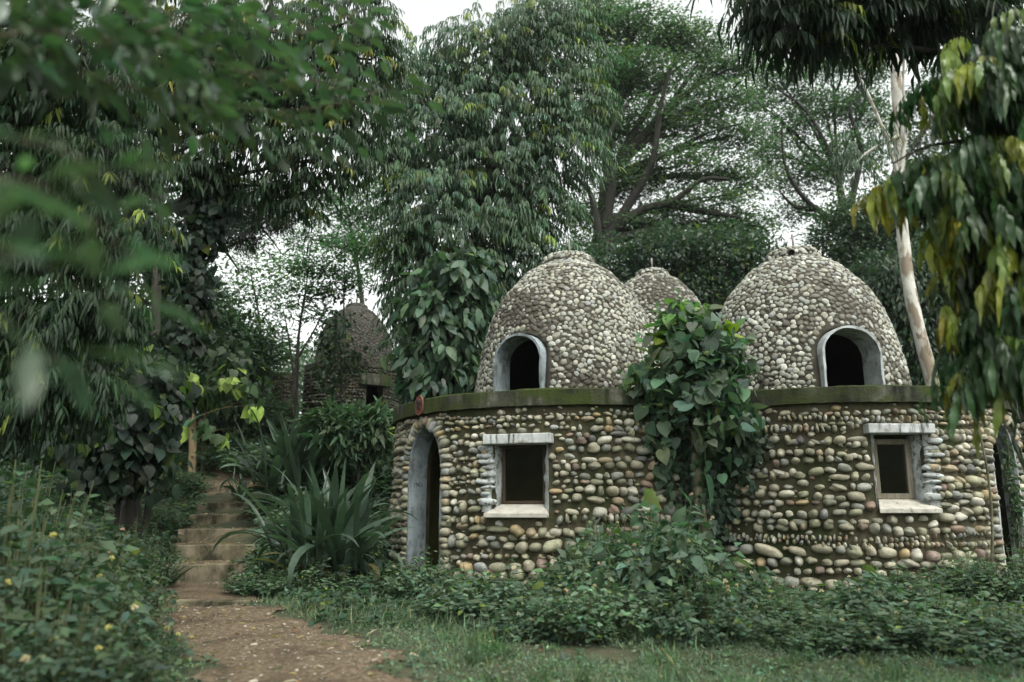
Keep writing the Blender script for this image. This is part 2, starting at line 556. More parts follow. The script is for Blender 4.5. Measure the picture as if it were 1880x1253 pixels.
def cloud(mb, cl, n, leaf=0.1, ratio=0.5, base=(0.045, 0.07, 0.04), mode="out", tmpl=TD, group=7, spread=0.12, sh=0.4, yellow=0.02, ycol=(0.17, 0.19, 0.04), var=0.22, lump=0.25):
    """leaf clusters through the clumps; mode says how the leaves sit"""
    P, O, idx = sample(cl, n, sh, lump=lump)
    P = np.repeat(P, group, 0) + rnd(n * group, spread) * (np.array([1, 1, 0.35]) if mode == "pad" else 1.0)
    O = np.repeat(O, group, 0)
    k = n * group
    if mode == "pad":
        A = rnd(k, 1.0) * np.array([1, 1, 0.3]) + O * 0.4
        Nn = UP + rnd(k, 0.35)
    elif mode == "hang":
        A = O * 0.45 - UP * 0.8 + rnd(k, 0.35)
        Nn = O + UP * 0.5 + rnd(k, 0.3)
    else:
        A = O * 0.8 - UP * 0.25 + rnd(k, 0.6)
        Nn = UP * 0.9 + O * 0.5 + rnd(k, 0.4)
    tn = np.repeat(tints(n, base, var * 0.8, yellow, ycol), group, 0) * np.exp(rng.normal(0, var * 0.7, (k, 1)))
    Ls = leaf * np.exp(rng.normal(0, 0.25, k))
    put_leaves(mb, tmpl, P, A, Nn, Ls, Ls * ratio, tn)


def limbs(mb, trunk, cl, r0, twigs=4, droop=0.1, tint=(1, 1, 1), thin=0.33, up=0.35):
    """limbs from a trunk line to every clump, with twigs inside it"""
    trunk = np.asarray(trunk)
    for c in cl:
        c = np.asarray(c)
        cc = c[:3]
        dz = np.maximum(np.linalg.norm(trunk - cc, axis=1) * 1.0 + np.clip(trunk[:, 2] - cc[2] + 0.3, 0, None) * 2.0, 0)
        i = int(np.argmin(dz))
        p0 = trunk[i]
        d = np.linalg.norm(cc - p0)
        mid = (p0 + cc) / 2 + np.array([0, 0, up * d * 0.4]) + rng.normal(0, 0.07 * d, 3)
        b = bez(p0, mid, cc, 9)
        r = r0 * thin * (0.6 + 0.1 * d)
        r = min(r, r0 * 0.7)
        tube(mb, b, np.linspace(r, r * 0.4, 9), 6, tint, cap=False)
        for _ in range(twigs):
            v = unit(rng.normal(0, 1, 3)) * c[3:6] * 0.85
            j = rng.integers(4, 9)
            e = cc + v
            m2 = (b[j] + e) / 2 + np.array([0, 0, 0.12 * np.linalg.norm(e - b[j])]) + rng.normal(0, 0.05 * np.linalg.norm(v), 3)
            tube(mb, bez(b[j], m2, e, 6), np.linspace(r * 0.4, r * 0.1, 6), 5, tint, cap=False)


def trunk_px(pts, Y, r0, r1, mb, k=10, n=20, mi=0, ground=True, lean=None):
    """trunk through photo pixels at distance Y, its foot sunk into the terrain"""
    P = [at(x, y, Y + (lean[i] if lean else 0)) for i, (x, y) in enumerate(pts)]
    if ground:
        P[0][2] = float(height(P[0][0], P[0][1])) - 0.15
    S = spline(P, n)
    rad = np.linspace(r0, r1, n) * (1 + 0.05 * np.sin(np.arange(n) * 1.9))
    rad[0] *= 1.35; rad[1] *= 1.1
    tube(mb, S, rad, k, mi=mi)
    return S
# ---------------------------------------------------------------- stones
def ico(sub):
    bm = bmesh.new()
    bmesh.ops.create_icosphere(bm, subdivisions=sub, radius=1.0)
    V = np.array([v.co[:] for v in bm.verts])
    F = np.array([[v.index for v in f.verts] for f in bm.faces])
    bm.free()
    return V, F


I2, I3 = ico(2), ico(3)


def variants(base, k, amp, r):
    out = []
    for _ in range(k):
        V = base.copy()
        f = 1 + amp * (np.sin(V @ r.normal(0, 1.6, 3) + r.uniform(0, 6)) + 0.6 * np.sin(V @ r.normal(0, 2.6, 3) + r.uniform(0, 6)))
        p = r.uniform(0.66, 1.05)
        V = np.sign(V) * np.abs(V) ** p
        out.append(V * f[:, None])
    return out


VAR3 = variants(I3[0], 24, 0.13, np.random.default_rng(3))
VAR2 = variants(I2[0], 20, 0.11, np.random.default_rng(4))


def put_stones(mb, P, T, Nn, a, b, c, tint, fine=True, mi=0, rot=None, r=rng):
    """ellipsoid pebbles: a along T, b along N (out of the wall), c across"""
    var, F = (VAR3, I3[1]) if fine else (VAR2, I2[1])
    P, T, Nn = np.asarray(P), unit(T), unit(Nn)
    U = unit(np.cross(Nn, T))
    if rot is not None:
        cr, sr = np.cos(rot)[:, None], np.sin(rot)[:, None]
        T, U = T * cr + U * sr, U * cr - T * sr
    sel = r.integers(0, len(var), len(P))
    for k in range(len(var)):
        m = sel == k
        if not m.any():
            continue
        v = var[k]
        V = P[m][:, None] + T[m][:, None] * (v[None, :, 0:1] * a[m][:, None, None]) + Nn[m][:, None] * (v[None, :, 1:2] * b[m][:, None, None]) \
            + U[m][:, None] * (v[None, :, 2:3] * c[m][:, None, None])
        nn = m.sum()
        off = (np.arange(nn) * len(v))[:, None, None]
        mb.add(V.reshape(-1, 3), [(F[None] + off).reshape(-1, 3)], np.repeat(tint[m], len(v), 0), mi)


WALL_PAL = np.array([(0.31, 0.28, 0.2), (0.35, 0.31, 0.22), (0.24, 0.23, 0.18), (0.4, 0.37, 0.29), (0.19, 0.19, 0.165), (0.33, 0.25, 0.15), (0.37, 0.26, 0.12),
                     (0.27, 0.17, 0.125), (0.1, 0.1, 0.1), (0.21, 0.205, 0.13), (0.25, 0.255, 0.225), (0.48, 0.45, 0.38), (0.2, 0.135, 0.11), (0.29, 0.28, 0.175), (0.3, 0.31, 0.31)])
WALL_W = np.array([3, 3, 2.4, 2.2, 1.6, 1.3, 0.55, 0.55, 0.8, 2.2, 1.8, 1.1, 0.7, 2.4, 0.8])
DOME_PAL = np.array([(0.42, 0.4, 0.36), (0.36, 0.34, 0.3), (0.47, 0.46, 0.425), (0.3, 0.295, 0.27), (0.24, 0.23, 0.2), (0.38, 0.355, 0.3), (0.52, 0.5, 0.47), (0.33, 0.33, 0.33), (0.17, 0.15, 0.12)])
DOME_PAL = DOME_PAL * np.array([0.8, 0.84, 0.8])
WALL_PAL = WALL_PAL * 0.72 + WALL_PAL.mean(1, keepdims=True) * np.array([0.25, 0.26, 0.22])
DOME_W = np.array([3, 3, 2, 2, 1.2, 2, 0.8, 1.2, 1.0])


def stone_tint(n, pal, w, r, var=0.12):
    i = r.choice(len(pal), n, p=w / w.sum())
    return pal[i] * np.exp(r.normal(0, var, (n, 1)))


def polar(c, R, phi):
    """point and frame on a round wall at angle phi (0 faces the camera side, positive to the right)"""
    s, k = np.sin(phi), np.cos(phi)
    P = np.stack([c[0] + R * s, c[1] - R * k], -1)
    n = np.stack([s, -k, 0 * s], -1)
    t = np.stack([k, s, 0 * s], -1)
    return P, n, t


def arch_half(w, h1, h2, z):
    """half width of an arched opening at height z"""
    if z <= h1:
        return w / 2
    if z >= h2:
        return 0.0
    return w / 2 * math.sqrt(max(0, 1 - ((z - h1) / (h2 - h1)) ** 2))


def arch_path(w, h0, h1, h2, n=18):
    """(sideways, height) along an arch from the left foot to the right foot"""
    pts = [(-w / 2, h0 + (h1 - h0) * i / 6) for i in range(6)]
    pts += [(-w / 2 * math.cos(a), h1 + (h2 - h1) * math.sin(a)) for a in np.linspace(0, PI, n)]
    pts += [(w / 2, h1 - (h1 - h0) * i / 6) for i in range(1, 7)]
    return np.array(pts)


def wall_stones(mb, c, R, p0, p1, z0, z1, skip, r, size=1.0, fine=True, zbase=0.0, small_top=None, shade=1.0, fill=1.0):
    """courses of river stones bedded in mortar"""
    z = z0
    Ps, Ts, Ns, A, B, Cc, rots, Sx, Sz = [], [], [], [], [], [], [], [], []
    while z < z1:
        f = (z - z0) / (z1 - z0)
        hgt = size * r.choice([0.085, 0.11, 0.13, 0.15, 0.18], p=[0.14, 0.28, 0.32, 0.19, 0.07]) * (1.1 - 0.28 * f)
        upright = r.random() < 0.13
        phi = p0 + r.uniform(0, 0.05)
        ph1, ph2 = r.uniform(0, 6, 2)
        while phi < p1:
            if upright:
                w = hgt * r.uniform(0.4, 0.75)
            else:
                w = hgt * r.choice([0.85, 1.1, 1.4, 1.75, 2.2, 2.8], p=[0.18, 0.29, 0.29, 0.16, 0.06, 0.02])
            if small_top is not None and small_top(phi, z):
                w *= 0.7
            gap = size * r.choice([0.012, 0.03, 0.07], p=[0.45, 0.4, 0.15]) * r.uniform(0.6, 1.3)
            dphi = (w + gap) / R
            pc = phi + dphi / 2
            zc = z + hgt / 2 + 0.028 * math.sin(pc * 4 + ph1) + 0.013 * math.sin(pc * 9 + ph2) + r.normal(0, 0.009)
            phi += dphi
            if r.random() < 0.035 or skip(pc, zc, w / 2, hgt / 2):
                continue
            hh = hgt * r.choice([0.72, 0.92, 1.06, 1.16]) * r.uniform(0.92, 1.05) / 2
            if small_top is not None and small_top(pc, zc):
                hh *= 0.72
            P, n, t = polar(c, R, pc)
            dep = min(0.1, hh * r.uniform(0.95, 1.4) + 0.014)
            Ps.append([P[0], P[1], zbase + zc]); Ns.append(n); Ts.append(t)
            Ps[-1] = list(np.array(Ps[-1]) + n * r.uniform(0.0, 0.012))
            A.append(w / 2 * 1.02); B.append(dep); Cc.append(hh); rots.append(r.normal(0, 0.15)); Sx.append(R * pc); Sz.append(zc)
        z += hgt * r.uniform(0.97, 1.12)
    # small stones pressed into the gaps that are left
    for q0 in np.linspace(0.06, 0.017, 6):
        for _ in range(int(900 * fill)):
            pc, zc = r.uniform(p0, p1), r.uniform(z0, z1)
            el, q = r.uniform(1.0, 1.9), q0 * r.uniform(0.85, 1.1)
            a_, c_ = q * el ** 0.5, q / el ** 0.5
            if skip(pc, zc, a_, c_):
                continue
            dx, dz = np.array(Sx) - R * pc, np.array(Sz) - zc
            if ((dx / (np.array(A) + a_ * 0.9)) ** 2 + (dz / (np.array(Cc) + c_ * 0.9)) ** 2 < 1.0).any():
                continue
            P, n, t = polar(c, R, pc)
            Ps.append(list(np.array([P[0], P[1], zbase + zc]) + n * r.uniform(-0.012, 0.008))); Ns.append(n); Ts.append(t)
            A.append(a_); B.append(min(0.06, c_ * 1.2 + 0.01)); Cc.append(c_); rots.append(r.normal(0, 0.3)); Sx.append(R * pc); Sz.append(zc)
    n = len(Ps)
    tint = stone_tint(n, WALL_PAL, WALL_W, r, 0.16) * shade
    put_stones(mb, np.array(Ps), np.array(Ts), np.array(Ns), np.array(A), np.array(B), np.array(Cc), tint, fine, 1, np.array(rots), r)


PROF = np.array([(0.0, 1.6), (0.38, 1.585), (0.7, 1.54), (1.0, 1.48), (1.3, 1.405), (1.65, 1.285), (1.95, 1.12), (2.2, 0.9), (2.37, 0.75), (2.45, 0.62), (2.5, 0.54), (2.52, 0.475), (2.57, 0.46), (2.66, 0.44), (2.72, 0.37), (2.765, 0.2), (2.78, 0.0)])


def prof_sample(n):
    s = np.concatenate([[0], np.cumsum(np.hypot(*np.diff(PROF, axis=0).T))])
    t = np.linspace(0, s[-1], n)
    return np.interp(t, s, PROF[:, 0]), np.interp(t, s, PROF[:, 1]), s[-1]


def dome_shell(c, z0, k=1.0, seg=72, rows=70, thick=0.16):
    z, r_, _ = prof_sample(rows)
    bm = bmesh.new()
    rings = []
    for inner in (0, 1):
        for i in range(rows - 1):
            rr = max(r_[i] - thick * inner, 0.02) if inner else r_[i]
            zz = z[i] * (0.95 if inner else 1)
            rings.append([bm.verts.new((c[0] + k * rr * math.cos(2 * PI * j / seg), c[1] + k * rr * math.sin(2 * PI * j / seg), z0 + k * zz)) for j in range(seg)])
    top = bm.verts.new((c[0], c[1], z0 + k * z[-1]))
    topi = bm.verts.new((c[0], c[1], z0 + k * z[-1] * 0.95))
    h = rows - 1
    for j in range(seg):
        j2 = (j + 1) % seg
        for i in range(h - 1):
            bm.faces.new((rings[i][j], rings[i][j2], rings[i + 1][j2], rings[i + 1][j]))
            f = bm.faces.new((rings[h + i][j2], rings[h + i][j], rings[h + i + 1][j], rings[h + i + 1][j2]))
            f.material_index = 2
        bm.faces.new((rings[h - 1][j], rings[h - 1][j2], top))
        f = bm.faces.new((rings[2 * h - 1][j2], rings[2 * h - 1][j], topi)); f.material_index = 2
        bm.faces.new((rings[0][j2], rings[0][j], rings[h][j], rings[h][j2]))
    bmesh.ops.recalc_face_normals(bm, faces=bm.faces)
    me = bpy.data.meshes.new("shell")
    bm.to_mesh(me)
    bm.free()
    return me


def prism(poly, o, t, n, d0, d1):
    """solid from a (sideways, height) outline, swept along n from d0 to d1"""
    bm = bmesh.new()
    o, t, n = np.asarray(o, float), np.asarray(t, float), np.asarray(n, float)
    A = [bm.verts.new(o + t * p[0] + UP * p[1] + n * d0) for p in poly]
    B = [bm.verts.new(o + t * p[0] + UP * p[1] + n * d1) for p in poly]
    bm.faces.new(A[::-1])
    bm.faces.new(B)
    k = len(poly)
    for i in range(k):
        bm.faces.new((A[i], A[(i + 1) % k], B[(i + 1) % k], B[i]))
    bmesh.ops.recalc_face_normals(bm, faces=bm.faces)
    me = bpy.data.meshes.new("cutter")
    bm.to_mesh(me)
    bm.free()
    return me


def carve(me, cutters):
    o = bpy.data.objects.new("carved", me)
    COL.objects.link(o)
    tmp = [o]
    for cm in cutters:
        co = bpy.data.objects.new("cutter", cm)
        COL.objects.link(co)
        tmp.append(co)
        md = o.modifiers.new("cut", "BOOLEAN")
        md.operation = "DIFFERENCE"
        md.solver = "EXACT"
        md.object = co
    bpy.context.view_layer.update()
    dg = bpy.context.evaluated_depsgraph_get()
    res = bpy.data.meshes.new_from_object(o.evaluated_get(dg))
    for q in tmp:
        bpy.data.objects.remove(q)
    return res


def arch_lining(mb, o, t, n, w, h0, h1, h2, th, d0, d1, mi=0, over=0.0):
    """an arched band of plaster, open below"""
    pin = arch_path(w, h0, h1, h2)
    pout = arch_path(w + 2 * th, h0, h1, h2 + th)
    rows = []
    ds = np.linspace(d0, d1, 5)
    for d in ds:
        rows.append(("i", pin, d))
    seq = [(pin, d) for d in ds] + [(pout, d1), (pout, d0)]
    V = np.concatenate([o + t * p[:, :1] + UP * p[:, 1:2] + n * d for p, d in seq])
    m, k = len(seq), len(pin)
    F = []
    for a in range(m):
        b = (a + 1) % m
        for i in range(k - 1):
            F.append((a * k + i, a * k + i + 1, b * k + i + 1, b * k + i))
    V = V + np.random.default_rng(2).normal(0, 0.003, V.shape)
    mb.add(V, [np.array(F)], (1, 1, 1), mi, False)


def dome_stones(mb, c, z0, k, r, skip, fine=False, smin=0.025, smax=0.0435, tries=42000, phis=(-2.1, 2.1), shade=1.0):
    """pebbles of several sizes thrown onto the dome until it is full"""
    z, rr, Ls = prof_sample(200)
    s = np.linspace(0, Ls, 200)
    acc_p = np.zeros((0, 3)); acc_r = np.zeros(0)
    P_, N_, T_, R_ = [], [], [], []
    sizes = np.array([1.0, 0.86, 0.76, 0.68, 0.6, 0.52, 0.46]) * smax
    dz = np.gradient(z, s); dr = np.gradient(rr, s)
    w = rr / rr.sum()
    for rad in sizes:
        m = tries // 7
        si = r.choice(200, m, p=w)
        ss = s[si] + r.uniform(-Ls / 400, Ls / 400, m)
        ph = r.uniform(phis[0], phis[1], m)
        rc = np.interp(ss, s, rr); zc = np.interp(ss, s, z)
        a_, b_ = np.interp(ss, s, dz), np.interp(ss, s, dr)
        sn, cs = np.sin(ph), -np.cos(ph)
        Pc = np.stack([rc * sn, rc * cs, zc], -1)
        Nc = unit(np.stack([a_ * sn, a_ * cs, -b_], -1))
        Tc = np.stack([-cs, sn, 0 * sn], -1)
        for i in range(m):
            q = rad * r.uniform(0.85, 1.15)
            if zc[i] < 0.03 or skip(ph[i], zc[i], q, rc[i]):
                continue
            if len(acc_p) and (((acc_p[:len(acc_r)] - Pc[i]) ** 2).sum(1) < (acc_r + q) ** 2 * 0.98).any():
                continue
            acc_p = np.vstack([acc_p, Pc[i]]); acc_r = np.append(acc_r, q)
            N_.append(Nc[i]); T_.append(Tc[i])
    n = len(acc_r)
    P = np.stack([c[0] + k * acc_p[:, 0], c[1] + k * acc_p[:, 1], z0 + k * acc_p[:, 2]], -1)
    el = np.exp(r.normal(0, 0.16, n))
    t = stone_tint(n, DOME_PAL, DOME_W, r)
    # weather-stained areas where the pebbles themselves have gone brown
    d = acc_p
    st = np.sin(d[:, 0] * 2.3 + d[:, 2] * 1.7 + c[0]) + np.sin(d[:, 2] * 3.1 - d[:, 0] * 1.4 + 2 * c[0]) + 0.6 * np.sin(d[:, 0] * 5.7 + d[:, 2] * 4.3) + r.normal(0, 0.85, n)
    dark = st > 1.0
    t[dark] = np.array([0.105, 0.098, 0.08]) * np.exp(r.normal(0, 0.2, (dark.sum(), 1)))
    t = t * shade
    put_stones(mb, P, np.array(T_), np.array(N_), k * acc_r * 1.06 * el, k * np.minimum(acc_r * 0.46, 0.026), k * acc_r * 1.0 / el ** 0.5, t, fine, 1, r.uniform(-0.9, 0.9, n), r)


# ---------------------------------------------------------------- the twin stone hut
Z1, Z2 = 2.4, 2.615
dLR = math.hypot(*(RC - LC))
axang = math.atan2(RC[1] - LC[1], RC[0] - LC[0])


def outline(R, n=60):
    """outline of the two joined circles, anticlockwise"""
    h = math.acos(dLR / 2 / R)
    pts = []
    for a in np.linspace(axang + h, axang + 2 * PI - h, n):
        pts.append(LC + R * np.array([math.cos(a), math.sin(a)]))
    for a in np.linspace(axang - PI + h, axang + PI - h, n)[1:-1]:
        pts.append(RC + R * np.array([math.cos(a), math.sin(a)]))
    return np.array(pts)


def ring_wall():
    bm = bmesh.new()
    O, I = outline(HR), outline(HR - 0.34)
    k = len(O)
    vo = [[bm.verts.new((p[0], p[1], z)) for p in O] for z in (-0.3, Z1 + 0.004)]
    vi = [[bm.verts.new((p[0], p[1], z)) for p in I] for z in (-0.3, Z1 + 0.004)]
    for i in range(k):
        j = (i + 1) % k
        bm.faces.new((vo[0][i], vo[0][j], vo[1][j], vo[1][i]))
        f = bm.faces.new((vi[0][j], vi[0][i], vi[1][i], vi[1][j])); f.material_index = 2
        bm.faces.new((vo[1][i], vo[1][j], vi[1][j], vi[1][i]))
        bm.faces.new((vo[0][j], vo[0][i], vi[0][i], vi[0][j]))
    bmesh.ops.recalc_face_normals(bm, faces=bm.faces)
    me = bpy.data.meshes.new("wall")
    bm.to_mesh(me)
    bm.free()
    return me


rad = math.radians
DOOR = dict(w=0.8, h0=-0.1, h1=1.62, h2=2.2)
doors = [(LC, rad(-51.5)), (RC, rad(39.5))]
WIN = [dict(c=LC, phi=rad(-18), w=0.6, z0=1.13, z1=1.9, lw=0.93, lz=(1.9, 2.03), side=-1), dict(c=RC, phi=rad(1.5), w=0.5, z0=1.19, z1=1.95, lw=0.85, lz=(2.0, 2.12), side=1)]

hut = thing("stone_hut", "twin-domed river stone hut with two white-linteled windows and mossy concrete roof edge", "stone hut", (2.8, 12.9, 0))

cut = []
for c, phi in doors:
    P, n, t = polar(c, HR, phi)
    cut.append(prism(arch_path(DOOR["w"] + 0.08, -0.5, DOOR["h1"], DOOR["h2"] + 0.04), np.array([P[0], P[1], 0]), t, n, -0.6, 0.3))
for w in WIN:
    P, n, t = polar(w["c"], HR, w["phi"])
    # splayed opening: wider at the face
    z0, z1 = w["z0"] - 0.16, w["lz"][0] + 0.02
    bm = bmesh.new()
    vs = []
    for d, hw, za in ((-0.6, w["w"] / 2 + 0.02, w["z0"] - 0.02), (0.3, w["w"] / 2 + 0.1, z0)):
        o = np.array([P[0], P[1], 0]) + n * d
        vs.append([bm.verts.new(o + t * a + UP * b) for a, b in ((-hw, za), (hw, za), (hw, z1), (-hw, z1))])
    bm.faces.new(vs[0][::-1]); bm.faces.new(vs[1])
    for i in range(4):
        bm.faces.new((vs[0][i], vs[0][(i + 1) % 4], vs[1][(i + 1) % 4], vs[1][i]))
    bmesh.ops.recalc_face_normals(bm, faces=bm.faces)
    me = bpy.data.meshes.new("cutter"); bm.to_mesh(me); bm.free()
    cut.append(me)
# a plain opening in the back wall of the left room
P, n, t = polar(LC, HR, rad(176))
cut.append(prism(np.array([(-0.3, 1.0), (0.3, 1.0), (0.3, 1.7), (-0.3, 1.7)]), np.array([P[0], P[1], 0]), t, n, -0.6, 0.3))
wall_me = carve(ring_wall(), cut)
mb = MB()
add_mesh(mb, wall_me, {0: 0, 1: 0, 2: 2})


def skipper(c, phase):
    def skip(phi, z, hw, hh):
        for (dc, dp) in doors:
            if dc is c:
                s = HR * math.sin(phi - dp)
                if abs(s) < arch_half(DOOR["w"] + 0.34, DOOR["h1"], DOOR["h2"] + 0.17, z) + hw * 0.75:
                    return True
        for w in WIN:
            if w["c"] is c:
                s = HR * math.sin(phi - w["phi"])
                if abs(s) - hw * 0.7 < w["w"] / 2 + 0.1 and w["z0"] - 0.19 < z + hh * 0.6 and z - hh * 0.6 < w["lz"][1]:
                    return True
                if abs(s) - hw * 0.5 < w["lw"] / 2 and w["lz"][0] < z + hh * 0.7 and z - hh * 0.7 < w["lz"][1]:
                    return True
                if abs(s) - hw * 0.5 < w["lw"] / 2 and w["z0"] - 0.2 < z + hh * 0.7 and z - hh * 0.7 < w["z0"] - 0.12:
                    return True
        return z + hh > Z1 - 0.01
    return skip


r1 = np.random.default_rng(21)
wall_stones(mb, LC, HR, rad(-120), rad(39), 0.0, Z1, skipper(LC, 0), r1, 0.86, True, fill=0.5, small_top=lambda p, z: p < rad(-2) and z > 1.25)
wall_stones(mb, RC, HR, rad(-47), rad(112), 0.0, Z1, skipper(RC, 1), r1, 0.86, True, fill=0.5)
# pebbles set radially round the door arches
for c, dp in doors:
    P, n, t = polar(c, HR, dp)
    w2, hh1, hh2 = DOOR["w"] + 0.24, DOOR["h1"], DOOR["h2"] + 0.085
    path = arch_path(w2, 0.0, hh1, hh2, 40)
    seg = np.concatenate([[0], np.cumsum(np.hypot(*np.diff(path, axis=0).T))])
    d = 0.03
    Ps, Ts, Ns, A, B, Cc = [], [], [], [], [], []
    while d < seg[-1]:
        th = r1.uniform(0.036, 0.062)
        q = np.array([np.interp(d, seg, path[:, 0]), np.interp(d, seg, path[:, 1])])
        q2 = np.array([np.interp(d + 0.02, seg, path[:, 0]), np.interp(d + 0.02, seg, path[:, 1])])
        tg = (q2 - q) / (np.linalg.norm(q2 - q) + 1e-9)
        out2 = np.array([-tg[1], tg[0]])
        ph = dp + math.asin(max(-0.9, min(0.9, q[0] / HR)))
        Pp, nn, tt = polar(c, HR, ph)
        Ps.append(np.array([Pp[0], Pp[1], q[1]]) + nn * 0.015)
        Ts.append(tt * out2[0] + UP * out2[1]); Ns.append(nn)
        A.append(r1.uniform(0.075, 0.105)); B.append(r1.uniform(0.055, 0.075)); Cc.append(th * 0.98)
        d += th * 1.95
    put_stones(mb, np.array(Ps), np.array(Ts), np.array(Ns), np.array(A), np.array(B), np.array(Cc), stone_tint(len(Ps), WALL_PAL, WALL_W, r1, 0.18), True, 1, None, r1)
wall = mb.build("wall", [M["mortar"], M["wall_stone"], M["interior"]], hut)

# roof slab whose edge shows above the walls
bm = bmesh.new()
rs = np.random.default_rng(77)
O = outline(HR + 0.085, 160)
O = O + rs.normal(0, 0.004, O.shape)
vb = [bm.verts.new((p[0], p[1], Z1 + rs.normal(0, 0.005))) for p in O]
vm = [bm.verts.new((p[0], p[1], Z2 - 0.015)) for p in O]
O2 = outline(HR + 0.066, 160)
vt = [bm.verts.new((p[0], p[1], Z2 + 0.006 * math.sin(i * 0.35) + rs.normal(0, 0.005))) for i, p in enumerate(O2)]
k = len(vb)
bm.faces.new(vb[::-1])
f = bm.faces.new(vt); f.material_index = 1
for i in range(k):
    j = (i + 1) % k
    bm.faces.new((vb[i], vb[j], vm[j], vm[i]))
    f = bm.faces.new((vm[i], vm[j], vt[j], vt[i])); f.material_index = 1
me = bpy.data.meshes.new("slab"); bmesh.ops.triangulate(bm, faces=[f for f in bm.faces if len(f.verts) > 4]); bm.to_mesh(me); bm.free()
mb = MB()
add_mesh(mb, me)
slab = mb.build("roof_slab", [M["slab"], M["moss"]], hut)
# floor inside
bm = bmesh.new()
vs = [bm.verts.new((p[0], p[1], 0.03)) for p in outline(HR - 0.1)]
bmesh.ops.triangulate(bm, faces=[bm.faces.new(vs)])
mb = MB(); add_bm(mb, bm)
mb.build("floor", M["soil"], hut)

for c, dp in doors:
    P, n, t = polar(c, HR, dp)
    o = np.array([P[0], P[1], 0.0])
    mb = MB()
    arch_lining(mb, o, t, n, DOOR["w"], -0.1, DOOR["h1"], DOOR["h2"], 0.045, -0.3 if c is LC else -0.2, -0.005)
    jamb = mb.build("door_jamb", M["jamb"] if c is LC else M["rim"], hut)
    if c is LC:
        # number scratched on the near jamb
        cu = bpy.data.curves.new("number", "FONT")
        cu.body = "1963"
        cu.size = 0.085
        cu.extrude = 0.001
        tob = bpy.data.objects.new("number", cu)
        COL.objects.link(tob)
        p = o + t * (-DOOR["w"] / 2 + 0.004) - n * 0.06 + UP * 1.38
        # text runs inwards on the inner face of the left jamb, facing +t
        X, Y, Z = -Vector(n), Vector((0, 0, 1)), Vector(t)
        mat = Matrix((X, Y, Z)).transposed().to_4x4()
        mat.translation = Vector(p)
        tob.matrix_world = mat
        bpy.context.view_layer.update()
        dg = bpy.context.evaluated_depsgraph_get()
        me = bpy.data.meshes.new_from_object(tob.evaluated_get(dg))
        me.transform(mat)
        bpy.data.objects.remove(tob)
        mb = MB(); add_mesh(mb, me)
        mb.build("number", M["ink_and_bore"], jamb)

